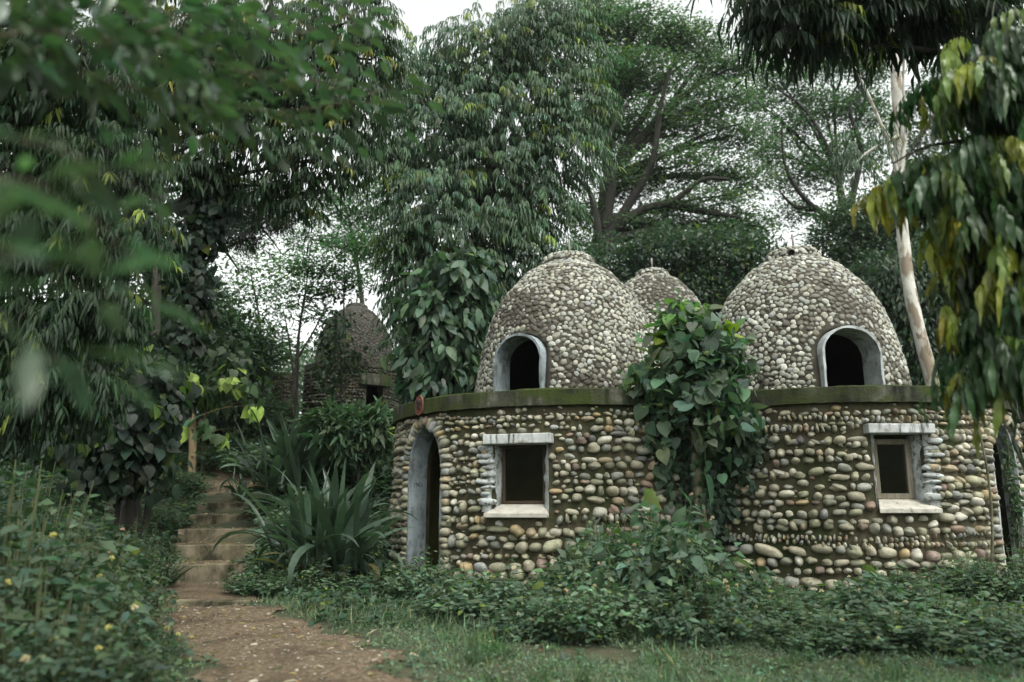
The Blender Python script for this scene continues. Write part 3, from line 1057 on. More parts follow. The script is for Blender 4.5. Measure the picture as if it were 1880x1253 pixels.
for w in WIN:
    P, n, t = polar(w["c"], HR, w["phi"])
    o = np.array([P[0], P[1], 0.0])
    hw, z0, z1, sd = w["w"] / 2, w["z0"], w["z1"], -0.22
    wm = M["wood"] if w["side"] > 0 else M["dark_wood"]
    mb = MB()
    fw = 0.035 if w['side'] > 0 else 0.02
    zc, hz = (z0 + z1) / 2, (z1 - z0) / 2
    for s in (-1, 1):
        add_box(mb, o + t * s * (hw - fw) + n * sd + UP * zc, t, n, UP, fw, 0.035, hz - 0.002, bev=0.006)
    for zz in (z0 + fw, z1 - fw):
        add_box(mb, o + n * sd + UP * zz, t, n, UP, hw - 2 * fw + 0.001, 0.033, fw, bev=0.006)
    win = mb.build("window", wm, hut)
    mb = MB()
    V = [o + t * a + UP * b + n * (sd + 0.004) for a, b in ((-hw + 2 * fw - 0.002, z0 + 2 * fw - 0.002), (hw - 2 * fw - 0.002, z0 + 2 * fw - 0.002), (hw - 2 * fw - 0.002, z1 - 2 * fw - 0.002), (-hw + 2 * fw - 0.002, z1 - 2 * fw - 0.002))]
    mb.add(np.array(V), [np.array([0, 1, 2, 3])], smooth=False)
    mb.build("pane", M["glass"], win)
    # limewashed splayed reveal
    for s in (-1, 1):
        mb = MB()
        q = np.array([[s * (hw + 0.005), sd - 0.06], [s * (hw + 0.088), 0.012], [s * (hw + 0.2), -0.012]] if s == w["side"] else [[s * (hw + 0.005), sd - 0.06], [s * (hw + 0.04), -0.05], [s * (hw + 0.09), -0.008]])
        nz, col = 9, []
        rr = np.random.default_rng(8)
        V = []
        for j in range(nz):
            zz = z0 - 0.1 + (w["lz"][0] - z0 + 0.1) * j / (nz - 1)
            for i, (a, d) in enumerate(q):
                V.append(o + t * (a + (rr.normal(0, 0.012) if i == 1 else 0) + (rr.uniform(-0.07, 0.03) * s if i == 2 and s == w['side'] else 0)) + n * d + UP * zz)
        F = []
        for j in range(nz - 1):
            for i in range(2):
                a = j * 3 + i
                F.append((a, a + 1, a + 4, a + 3))
        mb.add(np.array(V), [np.array(F)], smooth=True)
        mb.build("reveal", M["reveal"], win)
    mb = MB()
    lz0, lz1 = w["lz"]
    add_box(mb, o + t * 0.01 * w["side"] + n * -0.02 + UP * (lz0 + lz1) / 2, t, n, UP, w["lw"] / 2, 0.14, (lz1 - lz0) / 2, bev=0.012)
    mb.build("lintel", M["white"], win)
    # sloping sill
    mb = MB()
    bm = bmesh.new()
    prof = [(sd + 0.03, z0 + 0.0), (0.1, z0 - 0.115), (0.1, z0 - 0.175), (sd + 0.03, z0 - 0.1)]
    ww = [hw + 0.015, w["lw"] / 2, w["lw"] / 2, hw + 0.015]
    A = [bm.verts.new(o - t * (ww[i] * (1 if w["side"] < 0 else 0.86)) + n * d + UP * z) for i, (d, z) in enumerate(prof)]
    B = [bm.verts.new(o + t * (ww[i] * (1 if w["side"] > 0 else 0.9)) + n * d + UP * z) for i, (d, z) in enumerate(prof)]
    bm.faces.new(A); bm.faces.new(B[::-1])
    for i in range(4):
        bm.faces.new((A[i], B[i], B[(i + 1) % 4], A[(i + 1) % 4]))
    bmesh.ops.recalc_face_normals(bm, faces=bm.faces)
    bmesh.ops.bevel(bm, geom=list(bm.edges), offset=0.01, segments=2, affect="EDGES", profile=0.5)
    add_bm(mb, bm)
    mb.build("sill", M["sill"], win)
    # whitewashed stones beside the splay
    mb = MB()
    rr = np.random.default_rng(31)
    Ps, A, B, Cc = [], [], [], []
    z = z0 - 0.02
    s = w["side"]
    while z < w["lz"][0] - 0.05:
        hh = rr.uniform(0.03, 0.05)
        Ps.append(o + t * s * (hw + rr.uniform(0.13, 0.2)) + n * (-0.01) + UP * (z + hh))
        A.append(rr.uniform(0.08, 0.13)); B.append(0.055); Cc.append(hh)
        z += 2 * hh + 0.012
    Ps = np.array(Ps)
    put_stones(mb, Ps, np.tile(t, (len(Ps), 1)), np.tile(n, (len(Ps), 1)), np.array(A), np.array(B), np.array(Cc), np.tile([0.45, 0.45, 0.42], (len(Ps), 1)), True, 0, rr.normal(0, 0.06, len(Ps)), rr)
    mb.build("quoin_stones", M["reveal"], win)

domes = [(LC, rad(-34), 0.8), (RC, rad(5.5), 0.84)]
for di, (c, op, ow) in enumerate(domes):
    P, n, t = polar(c, 1.6, op)
    o = np.array([P[0], P[1], Z2])
    h1, h2 = 0.68, 1.05
    sh = carve(dome_shell(c, Z2 + 0.012), [prism(arch_path(ow + 0.1, -0.3, h1, h2 + 0.05), o, t, n, -0.9, 0.6)])
    mb = MB()
    add_mesh(mb, sh, {0: 0, 1: 0, 2: 2}, True)
    r2 = np.random.default_rng(40 + di)
    vent = (rad(-22), 2.57)

    def skip(ph, z, q, rc, op=op, ow=ow, h1=h1, h2=h2, di=di):
        s = 1.55 * math.sin(ph - op)
        if math.cos(ph - op) > 0 and z < h2 + 0.1 and abs(s) < arch_half(ow + 0.2, h1, h2 + 0.1, z) + q * 0.8:
            return True
        return di == 1 and abs(ph - vent[0]) * 0.45 < 0.05 + q * 0.6 and abs(z - vent[1]) < 0.05 + q * 0.6

    dome_stones(mb, c, Z2 + 0.012, 1.0, r2, skip, True)
    dome = mb.build("dome", [M["dome_mortar"], M["dome_stone"], M["inner_shade"]], hut)
    mb = MB()
    arch_lining(mb, o, t, n, ow, 0.002, h1, h2, 0.036, -0.38 if di == 0 else -0.46, 0.022)
    mb.build("window_arch", M["jamb"] if di == 0 else M["rim"], dome)
    mb = MB()
    top = Z2 + 0.012 + 2.75
    tx = c + np.array([0.02, 0.0])
    tube(mb, [(tx[0], tx[1], top), (tx[0] + 0.008, tx[1], top + 0.15), (tx[0] - 0.004, tx[1], top + 0.31)], 0.02, 6)
    mb.build("rod", M["iron"], dome)
    if di == 0:
        mb = MB()
        tube(mb, [(tx[0] - 0.3, tx[1] - 0.1, top - 0.15), (tx[0] - 0.36, tx[1] - 0.12, top - 0.04), (tx[0] - 0.3, tx[1] - 0.1, top + 0.02)], 0.022, 6)
        mb.build("bent_pipe", M["rim"], dome)
    if di == 1:
        Pv, nv, tv = polar(c, 0.45, vent[0])
        ov = np.array([Pv[0], Pv[1], Z2 + 0.012 + vent[1]])
        mb = MB()
        pts = np.array([ov + nv * d for d in (-0.05, 0.075)])
        tube(mb, pts, 0.055, 16, mi=0, cap=False)
        tube(mb, pts, 0.043, 16, mi=1, cap=False)
        a = np.arange(16) * 2 * PI / 16
        mb.add(np.array([ov + nv * 0.03 + tv * 0.043 * math.cos(q) + UP * 0.043 * math.sin(q) for q in a]), [np.arange(16)], mi=1, smooth=False)  # near-black lining and disc stand in for the unlit pipe bore
        mb.build("vent_pipe", [M["rim"], M["ink_and_bore"]], dome)

# oval terracotta plaque hung on the roof edge above the left door
pp = rad(-51.8)
P, n, t = polar(LC, HR + 0.085, pp)
pz = Z2 - 0.09
plq = thing("plaque", "oval terracotta number plaque on the roof edge above the left doorway", "plaque", (P[0], P[1], pz))
o = np.array([P[0], P[1], pz])
mb = MB()
bm = bmesh.new()
ring = [(0.105 * math.cos(a), 0.15 * math.sin(a)) for a in np.linspace(0, 2 * PI, 25)[:-1]]
A = [bm.verts.new(o + t * x + UP * y + n * 0.004) for x, y in ring]
B = [bm.verts.new(o + t * x * 0.97 + UP * y * 0.97 + n * 0.03) for x, y in ring]
Cc = [bm.verts.new(o + t * x * 0.85 + UP * y * 0.85 + n * 0.026) for x, y in ring]
for i in range(24):
    j = (i + 1) % 24
    bm.faces.new((A[i], A[j], B[j], B[i])); bm.faces.new((B[i], B[j], Cc[j], Cc[i]))
bm.faces.new(Cc)
add_bm(mb, bm)
mb.build("disc", M["terracotta"], plq)
mb = MB()
for pts in ([(-0.045, 0.075), (-0.06, 0.01), (-0.03, -0.03)], [(-0.005, 0.085), (-0.012, 0.0), (-0.01, -0.05)], [(0.04, 0.08), (0.05, 0.03), (0.03, 0.0), (0.055, -0.04), (0.03, -0.07)], [(0.01, 0.07), (0.03, 0.02)]):
    tube(mb, spline([o + t * x + UP * y + n * 0.029 for x, y in pts], 8), 0.013, 6)
mb.build("marking", M["ink_and_bore"], plq)


# ---------------------------------------------------------------- other huts half hidden among the trees
def small_hut(name_label, c, zb, R, wh, k, r, phis, dome=True, wsize=1.0, opening=None, shade=1.0):
    c = np.asarray(c, float)
    h = thing("stone_hut", name_label, "stone hut", (c[0], c[1], zb))
    bm = bmesh.new()
    sg = 48
    rings = [[bm.verts.new((c[0] + rr * math.cos(2 * PI * j / sg), c[1] + rr * math.sin(2 * PI * j / sg), z)) for j in range(sg)]
             for rr, z in ((R, zb - 1.2), (R, zb + wh), (R - 0.3, zb + wh), (R - 0.3, zb - 1.2))]
    for a in range(4):
        b = (a + 1) % 4
        for j in range(sg):
            j2 = (j + 1) % sg
            bm.faces.new((rings[a][j], rings[a][j2], rings[b][j2], rings[b][j]))
    bmesh.ops.recalc_face_normals(bm, faces=bm.faces)
    me = bpy.data.meshes.new("w"); bm.to_mesh(me); bm.free()
    if opening:
        op, ow, z0, z1 = opening
        P, n, t = polar(c, R, op)
        me = carve(me, [prism(np.array([(-ow / 2, z0), (ow / 2, z0), (ow / 2, z1), (-ow / 2, z1)]), np.array([P[0], P[1], zb]), t, n, -0.6, 0.4)])
    mb = MB()
    add_mesh(mb, me, {0: 0})

    def skip(ph, z, hw, hh):
        if opening:
            s = R * math.sin(ph - opening[0])
            return abs(s) < opening[1] / 2 + hw * 0.8 and opening[2] - hh < z < opening[3] + 0.38
        return False

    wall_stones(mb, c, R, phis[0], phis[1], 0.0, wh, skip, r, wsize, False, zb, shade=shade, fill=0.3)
    mb.build("wall", [M["mortar"], M["wall_stone"]], h)
    mb = MB()
    a = np.arange(sg) * 2 * PI / sg
    ring = lambda rr, z: np.stack([c[0] + rr * np.cos(a), c[1] + rr * np.sin(a), np.full(sg, z)], -1)
    V = np.concatenate([ring(R + 0.06, zb + wh), ring(R + 0.07, zb + wh + 0.16), ring(0.05, zb + wh + 0.17), ring(0.05, zb + wh)])
    F = [(i * sg + j, i * sg + (j + 1) % sg, (i + 1) % 4 * sg + (j + 1) % sg, (i + 1) % 4 * sg + j) for i in range(4) for j in range(sg)]
    mb.add(V, [np.array(F)], smooth=False)
    mb.build("roof_slab", M["slab"], h)
    if opening:
        mb = MB()
        add_box(mb, np.array([P[0], P[1], zb + opening[3] + 0.2]) + n * 0.0, t, n, UP, opening[1] / 2 + 0.25, 0.08, 0.19)
        mb.build("lintel", M["slab"], h)
    if dome:
        mb = MB()
        add_mesh(mb, dome_shell(c, zb + wh + 0.17, k, 48, 30), {0: 0, 1: 0, 2: 2}, True)
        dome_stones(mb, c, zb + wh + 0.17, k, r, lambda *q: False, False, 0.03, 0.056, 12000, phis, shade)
        d = mb.build("dome", [M["dome_mortar"], M["dome_stone"], M["inner_shade"]], h)
        mb = MB()
        tp = zb + wh + 0.17 + 2.75 * k
        tube(mb, [(c[0], c[1], tp), (c[0], c[1], tp + 0.4)], 0.025, 6)
        mb.build("rod", M["iron"], d)
    return h


_p = at(1197, 497, 22.5)
small_hut("pebbled dome hut on higher ground between the two front domes", (_p[0], 22.5), _p[2] - 2.76 * 1.08 - 2.47, 2.4, 2.3, 1.08, np.random.default_rng(51), (-1.9, 1.9))
_p = at(655, 560, 26.5)
small_hut("shade-darkened mossy stone hut with narrow dome on the far slope behind the stairs", (_p[0], 26.5), _p[2] - 2.76 * 0.84 - 2.1, 1.6, 1.95, 0.84, np.random.default_rng(52), (-1.9, 1.9), opening=(rad(38), 0.62, 0.7, 1.35), shade=0.19, wsize=0.6)  # stone tints darkened to carry tree shade as well as moss
_p = at(476, 715, 24.0)
small_hut("overgrown flat stone hut in deep shade left of the far dome", (_p[0], 25.5), at(478, 690, 25.5)[2] - 2.0, 0.68, 1.85, 0.8, np.random.default_rng(53), (-1.6, 1.6), dome=False, wsize=0.55, shade=0.19)  # deep shade is put into the stone tints here
small_hut("weathered stone hut past the right doorway, only its wall edge showing", (11.05, 13.2), 0.0, 2.55, 2.5, 1.0, np.random.default_rng(54), (-2.0, 1.0), dome=False)
# ---------------------------------------------------------------- ground, path and stairs
def grid(xs, ys, fz):
    X, Y = np.meshgrid(xs, ys)
    V = np.stack([X, Y, fz(X, Y)], -1).reshape(-1, 3)
    nx, ny = len(xs), len(ys)
    i = np.arange(ny - 1)[:, None] * nx + np.arange(nx - 1)[None]
    F = np.stack([i, i + 1, i + nx + 1, i + nx], -1).reshape(-1, 4)
    return V, F


xs = np.concatenate([[-400, -200, -90, -50], np.arange(-30, -9, 0.5), np.arange(-9, 3, 0.12), np.arange(3, 30.1, 0.4), [50, 90, 200, 400]])
ys = np.concatenate([[-400, -120, -40, -12], np.arange(-4, 3, 0.5), np.arange(3, 21, 0.12), np.arange(21, 40.1, 0.5), [50, 80, 150, 400]])
mb = MB()
mb.add(*(lambda a: (a[0], [a[1]]))(grid(xs, ys, height)))
kind(mb.build("ground", M["soil"]), "structure")

STEP_D = np.array([11.8, 12.75, 13.75, 14.85, 15.95, 17.0, 18.2])
NST = 6


def stair_axis(Y):
    f = (Y - 11.8) / 5.2
    return -4.42 - 1.55 * f


def path_mask(x, y):
    cx = np.where(y < 11.8, np.interp(y, [3.0, 5.3, 6.5, 8.6, 9.4, 10.7, 11.8], [-0.1, -1.3, -1.95, -3.05, -3.68, -4.1, -4.36]), stair_axis(y))
    hw = np.where(y < 11.2, 0.72, np.where(y < 17.5, 0.5, 0.75))
    wob = 0.18 * np.sin(y * 2.3 + x) + 0.12 * np.sin(y * 5.1 - x * 3) + 0.05 * np.sin(11 * y + 7 * x)
    return (np.abs(x - cx) - hw - wob)


gx, gy = np.arange(-8.6, 1.2, 0.06), np.arange(0.5, 20.5, 0.06)
V, F = grid(gx, gy, lambda x, y: height(x, y) + 0.011 + 0.01 * np.sin(x * 9 + y * 4) * np.sin(y * 11) + rng.normal(0, 0.003, x.shape))
cen = V[F].mean(1)
mk = (path_mask(cen[:, 0], cen[:, 1]) < 0) & ~((cen[:, 1] > 11.75) & (cen[:, 1] < 17.0)) & (cen[:, 1] < 20)
Fp = F[mk]
mb = MB(); mb.add(V, [Fp])
kind(mb.build("path", M["dirt"]), "structure")

# pebbles, chips and dead leaves lying on the path
mb = MB()
n = 22000
px_, py_ = rng.uniform(-6.5, 0.8, n), rng.uniform(4.2, 19.5, n)
ok = (path_mask(px_, py_) < 0) & ~((py_ > 11.7) & (py_ < 17.1))
px_, py_ = px_[ok], py_[ok]
n = len(px_)
P = np.stack([px_, py_, height(px_, py_) + 0.015], -1)
s = np.exp(rng.normal(math.log(0.0052), 0.5, n))
put_stones(mb, P, rnd(n) * np.array([1, 1, 0.05]), np.tile(UP, (n, 1)) + rnd(n, 0.1), s * 1.3, s * 0.6, s, stone_tint(n, np.array([(0.24, 0.2, 0.15), (0.15, 0.115, 0.08), (0.33, 0.29, 0.24)]), np.ones(3), rng), False, 0)
kind(mb.build("gravel", M["wall_stone"]), "stuff")
mb = MB()
n = 700
px_, py_ = rng.uniform(-6.6, 5.5, n), rng.uniform(4.2, 10, n)
m_ = (path_mask(px_, py_) < 0.25) | (rng.random(n) < 0.12)
px_, py_ = px_[m_], py_[m_]; n = len(px_)
P = np.stack([px_, py_, height(px_, py_) + 0.024], -1)
put_leaves(mb, TL, P, rnd(n) * np.array([1, 1, 0.1]), UP + rnd(n, 0.25), rng.uniform(0.05, 0.13, n), rng.uniform(0.018, 0.04, n),
           np.array([(0.26, 0.2, 0.12), (0.3, 0.24, 0.1), (0.2, 0.1, 0.05), (0.34, 0.3, 0.22)])[rng.integers(0, 4, n)])
kind(mb.build("fallen_leaves", M["matte"]), "stuff")

stairs = thing("garden_stairs", "mossy concrete garden stairs of deep gravelled treads climbing the bank", "stairs", (stair_axis(11.8), 11.8, 0))
tops = [0.27, 0.5, 0.72, 0.95, 1.17, 1.38]
for i in range(NST):
    y0, y1 = STEP_D[i], STEP_D[i + 1] + 0.05
    ax = np.array([stair_axis(y1) - stair_axis(y0), y1 - y0, 0]); ln = np.linalg.norm(ax); ax = unit(ax)
    # the risers face the foot of the flight
    t = np.array([ax[1], -ax[0], 0])
    z1 = tops[i]; z0 = (tops[i - 1] if i else 0) - 0.3
    hw = 0.62 + (0.06 if i in (1, 2) else 0)
    c = np.array([stair_axis(y0), y0, 0]) + ax * (0.09)
    mb = MB()
    add_box(mb, c + UP * (z0 + z1) / 2, t, ax, UP, hw, 0.09, (z1 - z0) / 2, bev=0.012)
    st = mb.build("step", M["step"], stairs)
    mb = MB()
    V, F = grid(np.linspace(-hw + 0.02, hw - 0.02, 14), np.linspace(0.175, ln + 0.05, 12), lambda x, y: 0 * x)
    V = c[None] - ax * 0.09 + V[:, :1] * t + V[:, 1:2] * ax + UP * (z1 - 0.02 + 0.028 * rng.random((len(V), 1)))
    mb.add(V, [F])
    mb.build("tread", M["dirt"], st)
# low kerb across the path at the foot
mb = MB()
kp = [at(258, 1108, 9.45), at(360, 1110, 9.4), at(464, 1113, 9.35)]
t = unit(kp[2] - kp[0]); t[2] = 0; t = unit(t)
nrm = np.array([t[1], -t[0], 0])
kc = (kp[0] + kp[2]) / 2
kz = float(height(kc[0], kc[1]))
kerb = MB()
add_box(kerb, np.array([kc[0], kc[1], kz + 0.0]), t, nrm, UP, np.linalg.norm(kp[2] - kp[0]) / 2, 0.07, 0.085, bev=0.015)
ko = kerb.build("kerb", M["step"])
ko["label"] = "low earthy concrete kerb across the dirt path at the stair foot"
ko["category"] = "kerb"
mb = MB()
V, F = grid(np.linspace(-0.7, 0.7, 16), np.linspace(0.07, 2.3, 16), lambda x, y: 0.07 + 0.014 * rng.random(x.shape))
V = np.array([kc[0], kc[1], kz]) + V[:, :1] * t + V[:, 1:2] * np.array([-0.3, 0.95, 0]) + V[:, 2:3] * UP
mb.add(V, [F])
kind(mb.build("path", M["dirt"]), "structure")
# ---------------------------------------------------------------- plants
G_DARK = (0.03, 0.05, 0.03)
G_MID = (0.045, 0.074, 0.04)
G_BLUE = (0.042, 0.066, 0.05)
G_LIGHT = (0.075, 0.112, 0.052)
G_GREY = (0.055, 0.075, 0.058)


def tree(name, label, cl, crown, trunk=None, bark="bark", leafmat="leaf", r0=0.2, r1=0.06, twigs=4, thin=0.33, Y=None, group=None, lean=None, k=10, up=0.35, extra=None, cat="tree"):
    """trunk pixels at distance Y, limbs to every clump and a crown filled by crown(mb, clumps)"""
    tb = MB()
    if trunk:
        S = trunk_px(trunk, Y, r0, r1, tb, k, lean=lean)
    else:
        c = np.mean([q[:3] for q in cl], 0)
        g = float(height(c[0], c[1]))
        S = spline([np.array([c[0], c[1], g - 0.15]), np.array([c[0] + 0.1, c[1], (g + c[2]) / 2]), c], 14)
        tube(tb, S, np.linspace(r0, r1, 14), k)
    t = thing(name, label, cat, (S[0][0], S[0][1], float(height(S[0][0], S[0][1]))), group)
    limbs(tb, S[len(S) // 5:], cl, r0, twigs, thin=thin, up=up)
    if extra:
        extra(tb)
    cb = MB()
    crown(cb, cl)
    tb.build("trunk", M[bark], t)
    cb.build("crown", M[leafmat], t)
    return t


CL = lambda Y, *a, dy=0.85: [clump(x, y, Y + (z[0] if z else 0), rx, ry, dy) for (x, y, rx, ry, *z) in a]

# 1. big weeping tree behind the left dome
cl = CL(17.5, (1000, 70, 105, 80), (890, 95, 115, 70), (765, 135, 85, 70), (1055, 180, 65, 75), (940, 210, 120, 85), (800, 235, 115, 85), (705, 290, 60, 60, -0.6),
        (1045, 280, 70, 60), (905, 320, 120, 75), (785, 360, 90, 65, -0.6), (985, 380, 65, 65), (865, 430, 115, 70, -0.4), (748, 440, 48, 60, -0.8), (950, 470, 78, 60),
        (765, 540, 40, 60, -0.6), (800, 530, 90, 80, -0.2), (752, 615, 26, 40, -0.6), (930, 550, 60, 60), (840, 640, 70, 60, 0.5), (1020, 20, 80, 60, 0.5), (915, 345, 60, 50, 0.3))
tree("weeping_tree", "tall bushy weeping tree with hanging narrow leaves rising behind the front left dome", cl,
     lambda mb, c: (weeping(mb, c, 4600, 0.225, 0.038, 12, (0.054, 0.09, 0.054), 0.06, TL, 0.42, axis=at(880, 300, 17.5), ycol=(0.14, 0.17, 0.035))),
     [(855, 760), (860, 600), (880, 430), (915, 270), (945, 130), (985, 20)], Y=17.6, r0=0.3, r1=0.06, thin=0.25)

# 2. weeping tree on the left, reaching over the stairs
cl = CL(12.5, (640, 40, 85, 65), (560, 150, 100, 60), (650, 200, 75, 60), (590, 290, 85, 50), (480, 240, 90, 70), (400, 150, 105, 80), (300, 60, 120, 70), (260, 190, 100, 75),
        (350, 310, 85, 55), (500, 60, 110, 70), (540, 350, 55, 40), (680, 110, 50, 60))
tree("weeping_tree", "weeping tree with yellow-tipped leaf curtains spreading over the stairs", cl,
     lambda mb, c: (weeping(mb, c, 2000, 0.2, 0.036, 12, (0.032, 0.058, 0.03), 0.08, TL, 0.36, ycol=(0.22, 0.2, 0.04))),
     [(250, 960), (235, 760), (225, 520), (260, 330), (330, 180), (420, 60)], Y=13.2, r0=0.17, r1=0.05, thin=0.3)
cl = CL(8.2, (120, 140, 120, 95), (40, 300, 85, 90), (180, 300, 95, 75), (110, 450, 95, 75), (60, 590, 70, 75), (170, 570, 70, 60), (90, 700, 65, 60), (150, 690, 45, 40), (30, 740, 45, 65), (230, 430, 60, 60), (20, 150, 70, 100))
tree("weeping_tree", "dark weeping tree with long hanging leaves at the shady left edge", cl,
     lambda mb, c: (weeping(mb, c, 1500, 0.165, 0.029, 12, (0.022, 0.044, 0.021), 0.05, TL, 0.34, ycol=(0.15, 0.17, 0.03)),
                    weeping(mb, [(-5.6, 6.0, 9.0, 2.4, 2.6, 1.0), (-3.4, 4.6, 8.0, 2.0, 2.2, 0.8), (-6.8, 9.5, 10.6, 2.6, 2.6, 1.1), (-3.6, 8.6, 10.4, 2.2, 2.2, 0.9), (-7.5, 5.5, 7.5, 1.8, 2.4, 1.4)], 1300, 0.26, 0.055, 11, (0.022, 0.044, 0.021), 0.03, TL, 0.42)),  # unseen upper crown, added to shade the left bank and steps from above
     [(-60, 1020), (-40, 700), (-10, 450), (60, 200), (110, 60)], Y=8.6, r0=0.14, r1=0.04, thin=0.3)

# 3. broad rain tree with layered boughs in the distance
cl = CL(31, (1165, 55, 110, 42), (1260, 75, 80, 34), (1335, 118, 75, 30), (1180, 140, 120, 42), (1300, 190, 105, 36), (1205, 228, 115, 38), (1345, 250, 85, 30), (1235, 308, 120, 36),
        (1360, 330, 70, 30), (1150, 345, 70, 34), (1285, 385, 120, 32), (1375, 415, 55, 26), (1180, 420, 90, 30), (1295, 445, 100, 30), (1090, 40, 70, 50), (1110, 240, 60, 60), (1130, 140, 60, 60), (1075, 395, 36, 40), (1065, 460, 36, 30), dy=0.7)


def rain_extra(tb):
    for p in ([(1100, 440), (1085, 360), (1062, 330)], [(1110, 420), (1125, 330), (1112, 270), (1150, 190)], [(1112, 430), (1180, 385), (1235, 370), (1290, 330), (1340, 330)],
              [(1105, 450), (1190, 425), (1265, 430), (1350, 425)], [(1112, 440), (1170, 350), (1200, 290), (1212, 200), (1230, 130)], [(1220, 372), (1290, 388), (1360, 400)], [(1125, 400), (1220, 410), (1300, 405)]):
        S = spline([at(x, y, 30.6 - 0.4 * i) for i, (x, y) in enumerate(p)], 16)
        tube(tb, S, np.linspace(0.24, 0.06, 16), 7, cap=False)


tree("rain_tree", "large spreading rain tree with dark crooked boughs and feathery layered foliage", cl,
     lambda mb, c: cloud(mb, c, 7600, 0.15, 0.5, (0.07, 0.09, 0.068), "pad", TD, 9, 0.24, 0.2, 0.02),
     [(1085, 640), (1090, 540), (1100, 450), (1110, 400), (1115, 330)], leafmat='airy', Y=31, r0=0.5, r1=0.3, bark="black_bark", twigs=6, thin=0.3, k=12, extra=rain_extra)

# 4. thin open tree at right
cl = CL(35, (1430, 150, 85, 36), (1510, 195, 75, 40), (1445, 235, 75, 34), (1545, 285, 90, 45), (1470, 325, 80, 36), (1415, 285, 50, 28), (1590, 205, 60, 50), (1455, 392, 50, 24), (1530, 120, 70, 30), (1600, 120, 50, 50), (1390, 190, 40, 24), dy=0.7)


def thin_extra(tb):
    for p in ([(1560, 420), (1500, 385), (1465, 350), (1440, 300), (1435, 230)], [(1550, 400), (1530, 300), (1480, 205), (1420, 160)], [(1560, 380), (1580, 280), (1560, 190), (1600, 120)], [(1500, 383), (1460, 380), (1430, 350)]):
        tube(tb, spline([at(x, y, 34.5 - 0.3 * i) for i, (x, y) in enumerate(p)], 16), np.linspace(0.17, 0.03, 16), 6, cap=False)


tree("open_tree", "thin open-crowned tree with pale sky showing through beyond the front right dome", cl,
     lambda mb, c: cloud(mb, c, 3600, 0.15, 0.5, (0.055, 0.082, 0.055), "pad", TD, 8, 0.3, 0.1, 0.02),
     [(1590, 700), (1580, 560), (1560, 430), (1540, 330)], leafmat='airy', Y=35, r0=0.3, r1=0.12, bark="black_bark", twigs=7, thin=0.25, extra=thin_extra)

# 5. dense trees behind the domes
cl = CL(28, (1575, 400, 75, 42), (1540, 440, 60, 42), (1640, 460, 65, 60), (1580, 500, 60, 45), (1690, 420, 60, 70), (1650, 360, 50, 40), (1660, 540, 50, 60))
tree("bushy_tree", "dense grey-green tree just right of the front right dome top", cl,
     lambda mb, c: cloud(mb, c, 3000, 0.17, 0.45, (0.052, 0.075, 0.05), "out", TD, 8, 0.22, 0.4), Y=28, r0=0.25, r1=0.1)
cl = CL(25, (1130, 490, 70, 45), (1220, 470, 80, 50), (1310, 475, 85, 50), (1385, 485, 60, 50), (1160, 560, 80, 50), (1360, 560, 80, 50), (1290, 540, 80, 50))
tree("bushy_tree", "dense rounded grey-green tree filling the gap between the front domes", cl,
     lambda mb, c: cloud(mb, c, 4200, 0.16, 0.45, (0.045, 0.066, 0.047), "out", TD, 8, 0.2, 0.4), Y=25, r0=0.25, r1=0.1)
cl = CL(19.5, (1670, 560, 60, 70), (1700, 640, 55, 60), (1640, 520, 45, 50), (1760, 600, 60, 80), (1730, 500, 60, 60), (1850, 620, 70, 80), (1790, 480, 70, 70), (1830, 730, 80, 50), (1740, 690, 50, 40))
tree("bushy_tree", "dark bushy tree behind the white-barked trunk", cl,
     lambda mb, c: cloud(mb, c, 3400, 0.17, 0.35, (0.036, 0.056, 0.036), "hang", TL, 8, 0.2, 0.4), Y=20, r0=0.2, r1=0.08)
cl = CL(40, (1480, 540, 120, 60), (1600, 620, 140, 70), (1350, 600, 150, 70), (1750, 400, 120, 130), (1850, 250, 110, 130), (1760, 160, 90, 90), (1690, 260, 60, 70), (1150, 620, 160, 70))
tree("bushy_tree", "far hazy tree crowns low behind all the domes and the white trunk", cl,
     lambda mb, c: cloud(mb, c, 4200, 0.22, 0.5, (0.05, 0.07, 0.048), "out", TD, 8, 0.3, 0.3), Y=40, r0=0.3, r1=0.1)

# 6. light trees beyond the stairs
cl = CL(30, (600, 390, 75, 26), (670, 400, 45, 30), (640, 440, 70, 30), (560, 440, 50, 24), (700, 350, 50, 30), (620, 360, 50, 20), (690, 470, 50, 36), dy=0.7)
tree("open_tree", "feathery light tree against white sky above the far dome", cl,
     lambda mb, c: cloud(mb, c, 1150, 0.14, 0.5, (0.07, 0.105, 0.07), "pad", TD, 8, 0.24, 0.2), [(672, 760), (668, 600), (655, 480), (640, 400)], leafmat='airy', Y=30, r0=0.16, r1=0.05, twigs=5)
cl = CL(23, (455, 470, 45, 40), (440, 540, 60, 50), (500, 560, 60, 45), (470, 630, 70, 45), (420, 610, 50, 50), (530, 500, 50, 40), (510, 640, 50, 40))
tree("open_tree", "pale feathery young tree left of the far dome", cl,
     lambda mb, c: cloud(mb, c, 900, 0.12, 0.5, (0.085, 0.12, 0.078), "pad", TD, 8, 0.18, 0.25), [(480, 800), (482, 700), (478, 600), (460, 500)], leafmat='airy', Y=23, r0=0.06, r1=0.02, twigs=5)
cl = CL(21, (600, 490, 60, 22), (650, 515, 45, 20), (560, 545, 50, 18), (640, 450, 50, 18), (610, 535, 40, 16), (555, 490, 40, 16), (585, 580, 30, 14))


def sapling_extra(tb):
    for p in ([(538, 740), (545, 650), (552, 590), (563, 520), (570, 450)], [(540, 700), (530, 620), (520, 570)], [(545, 660), (575, 610), (600, 560)], [(628, 720), (630, 620), (632, 520), (632, 440)]):
        tube(tb, spline([at(x, y, 20.8) for x, y in p], 14), np.linspace(0.04, 0.012, 14), 6, cap=False)


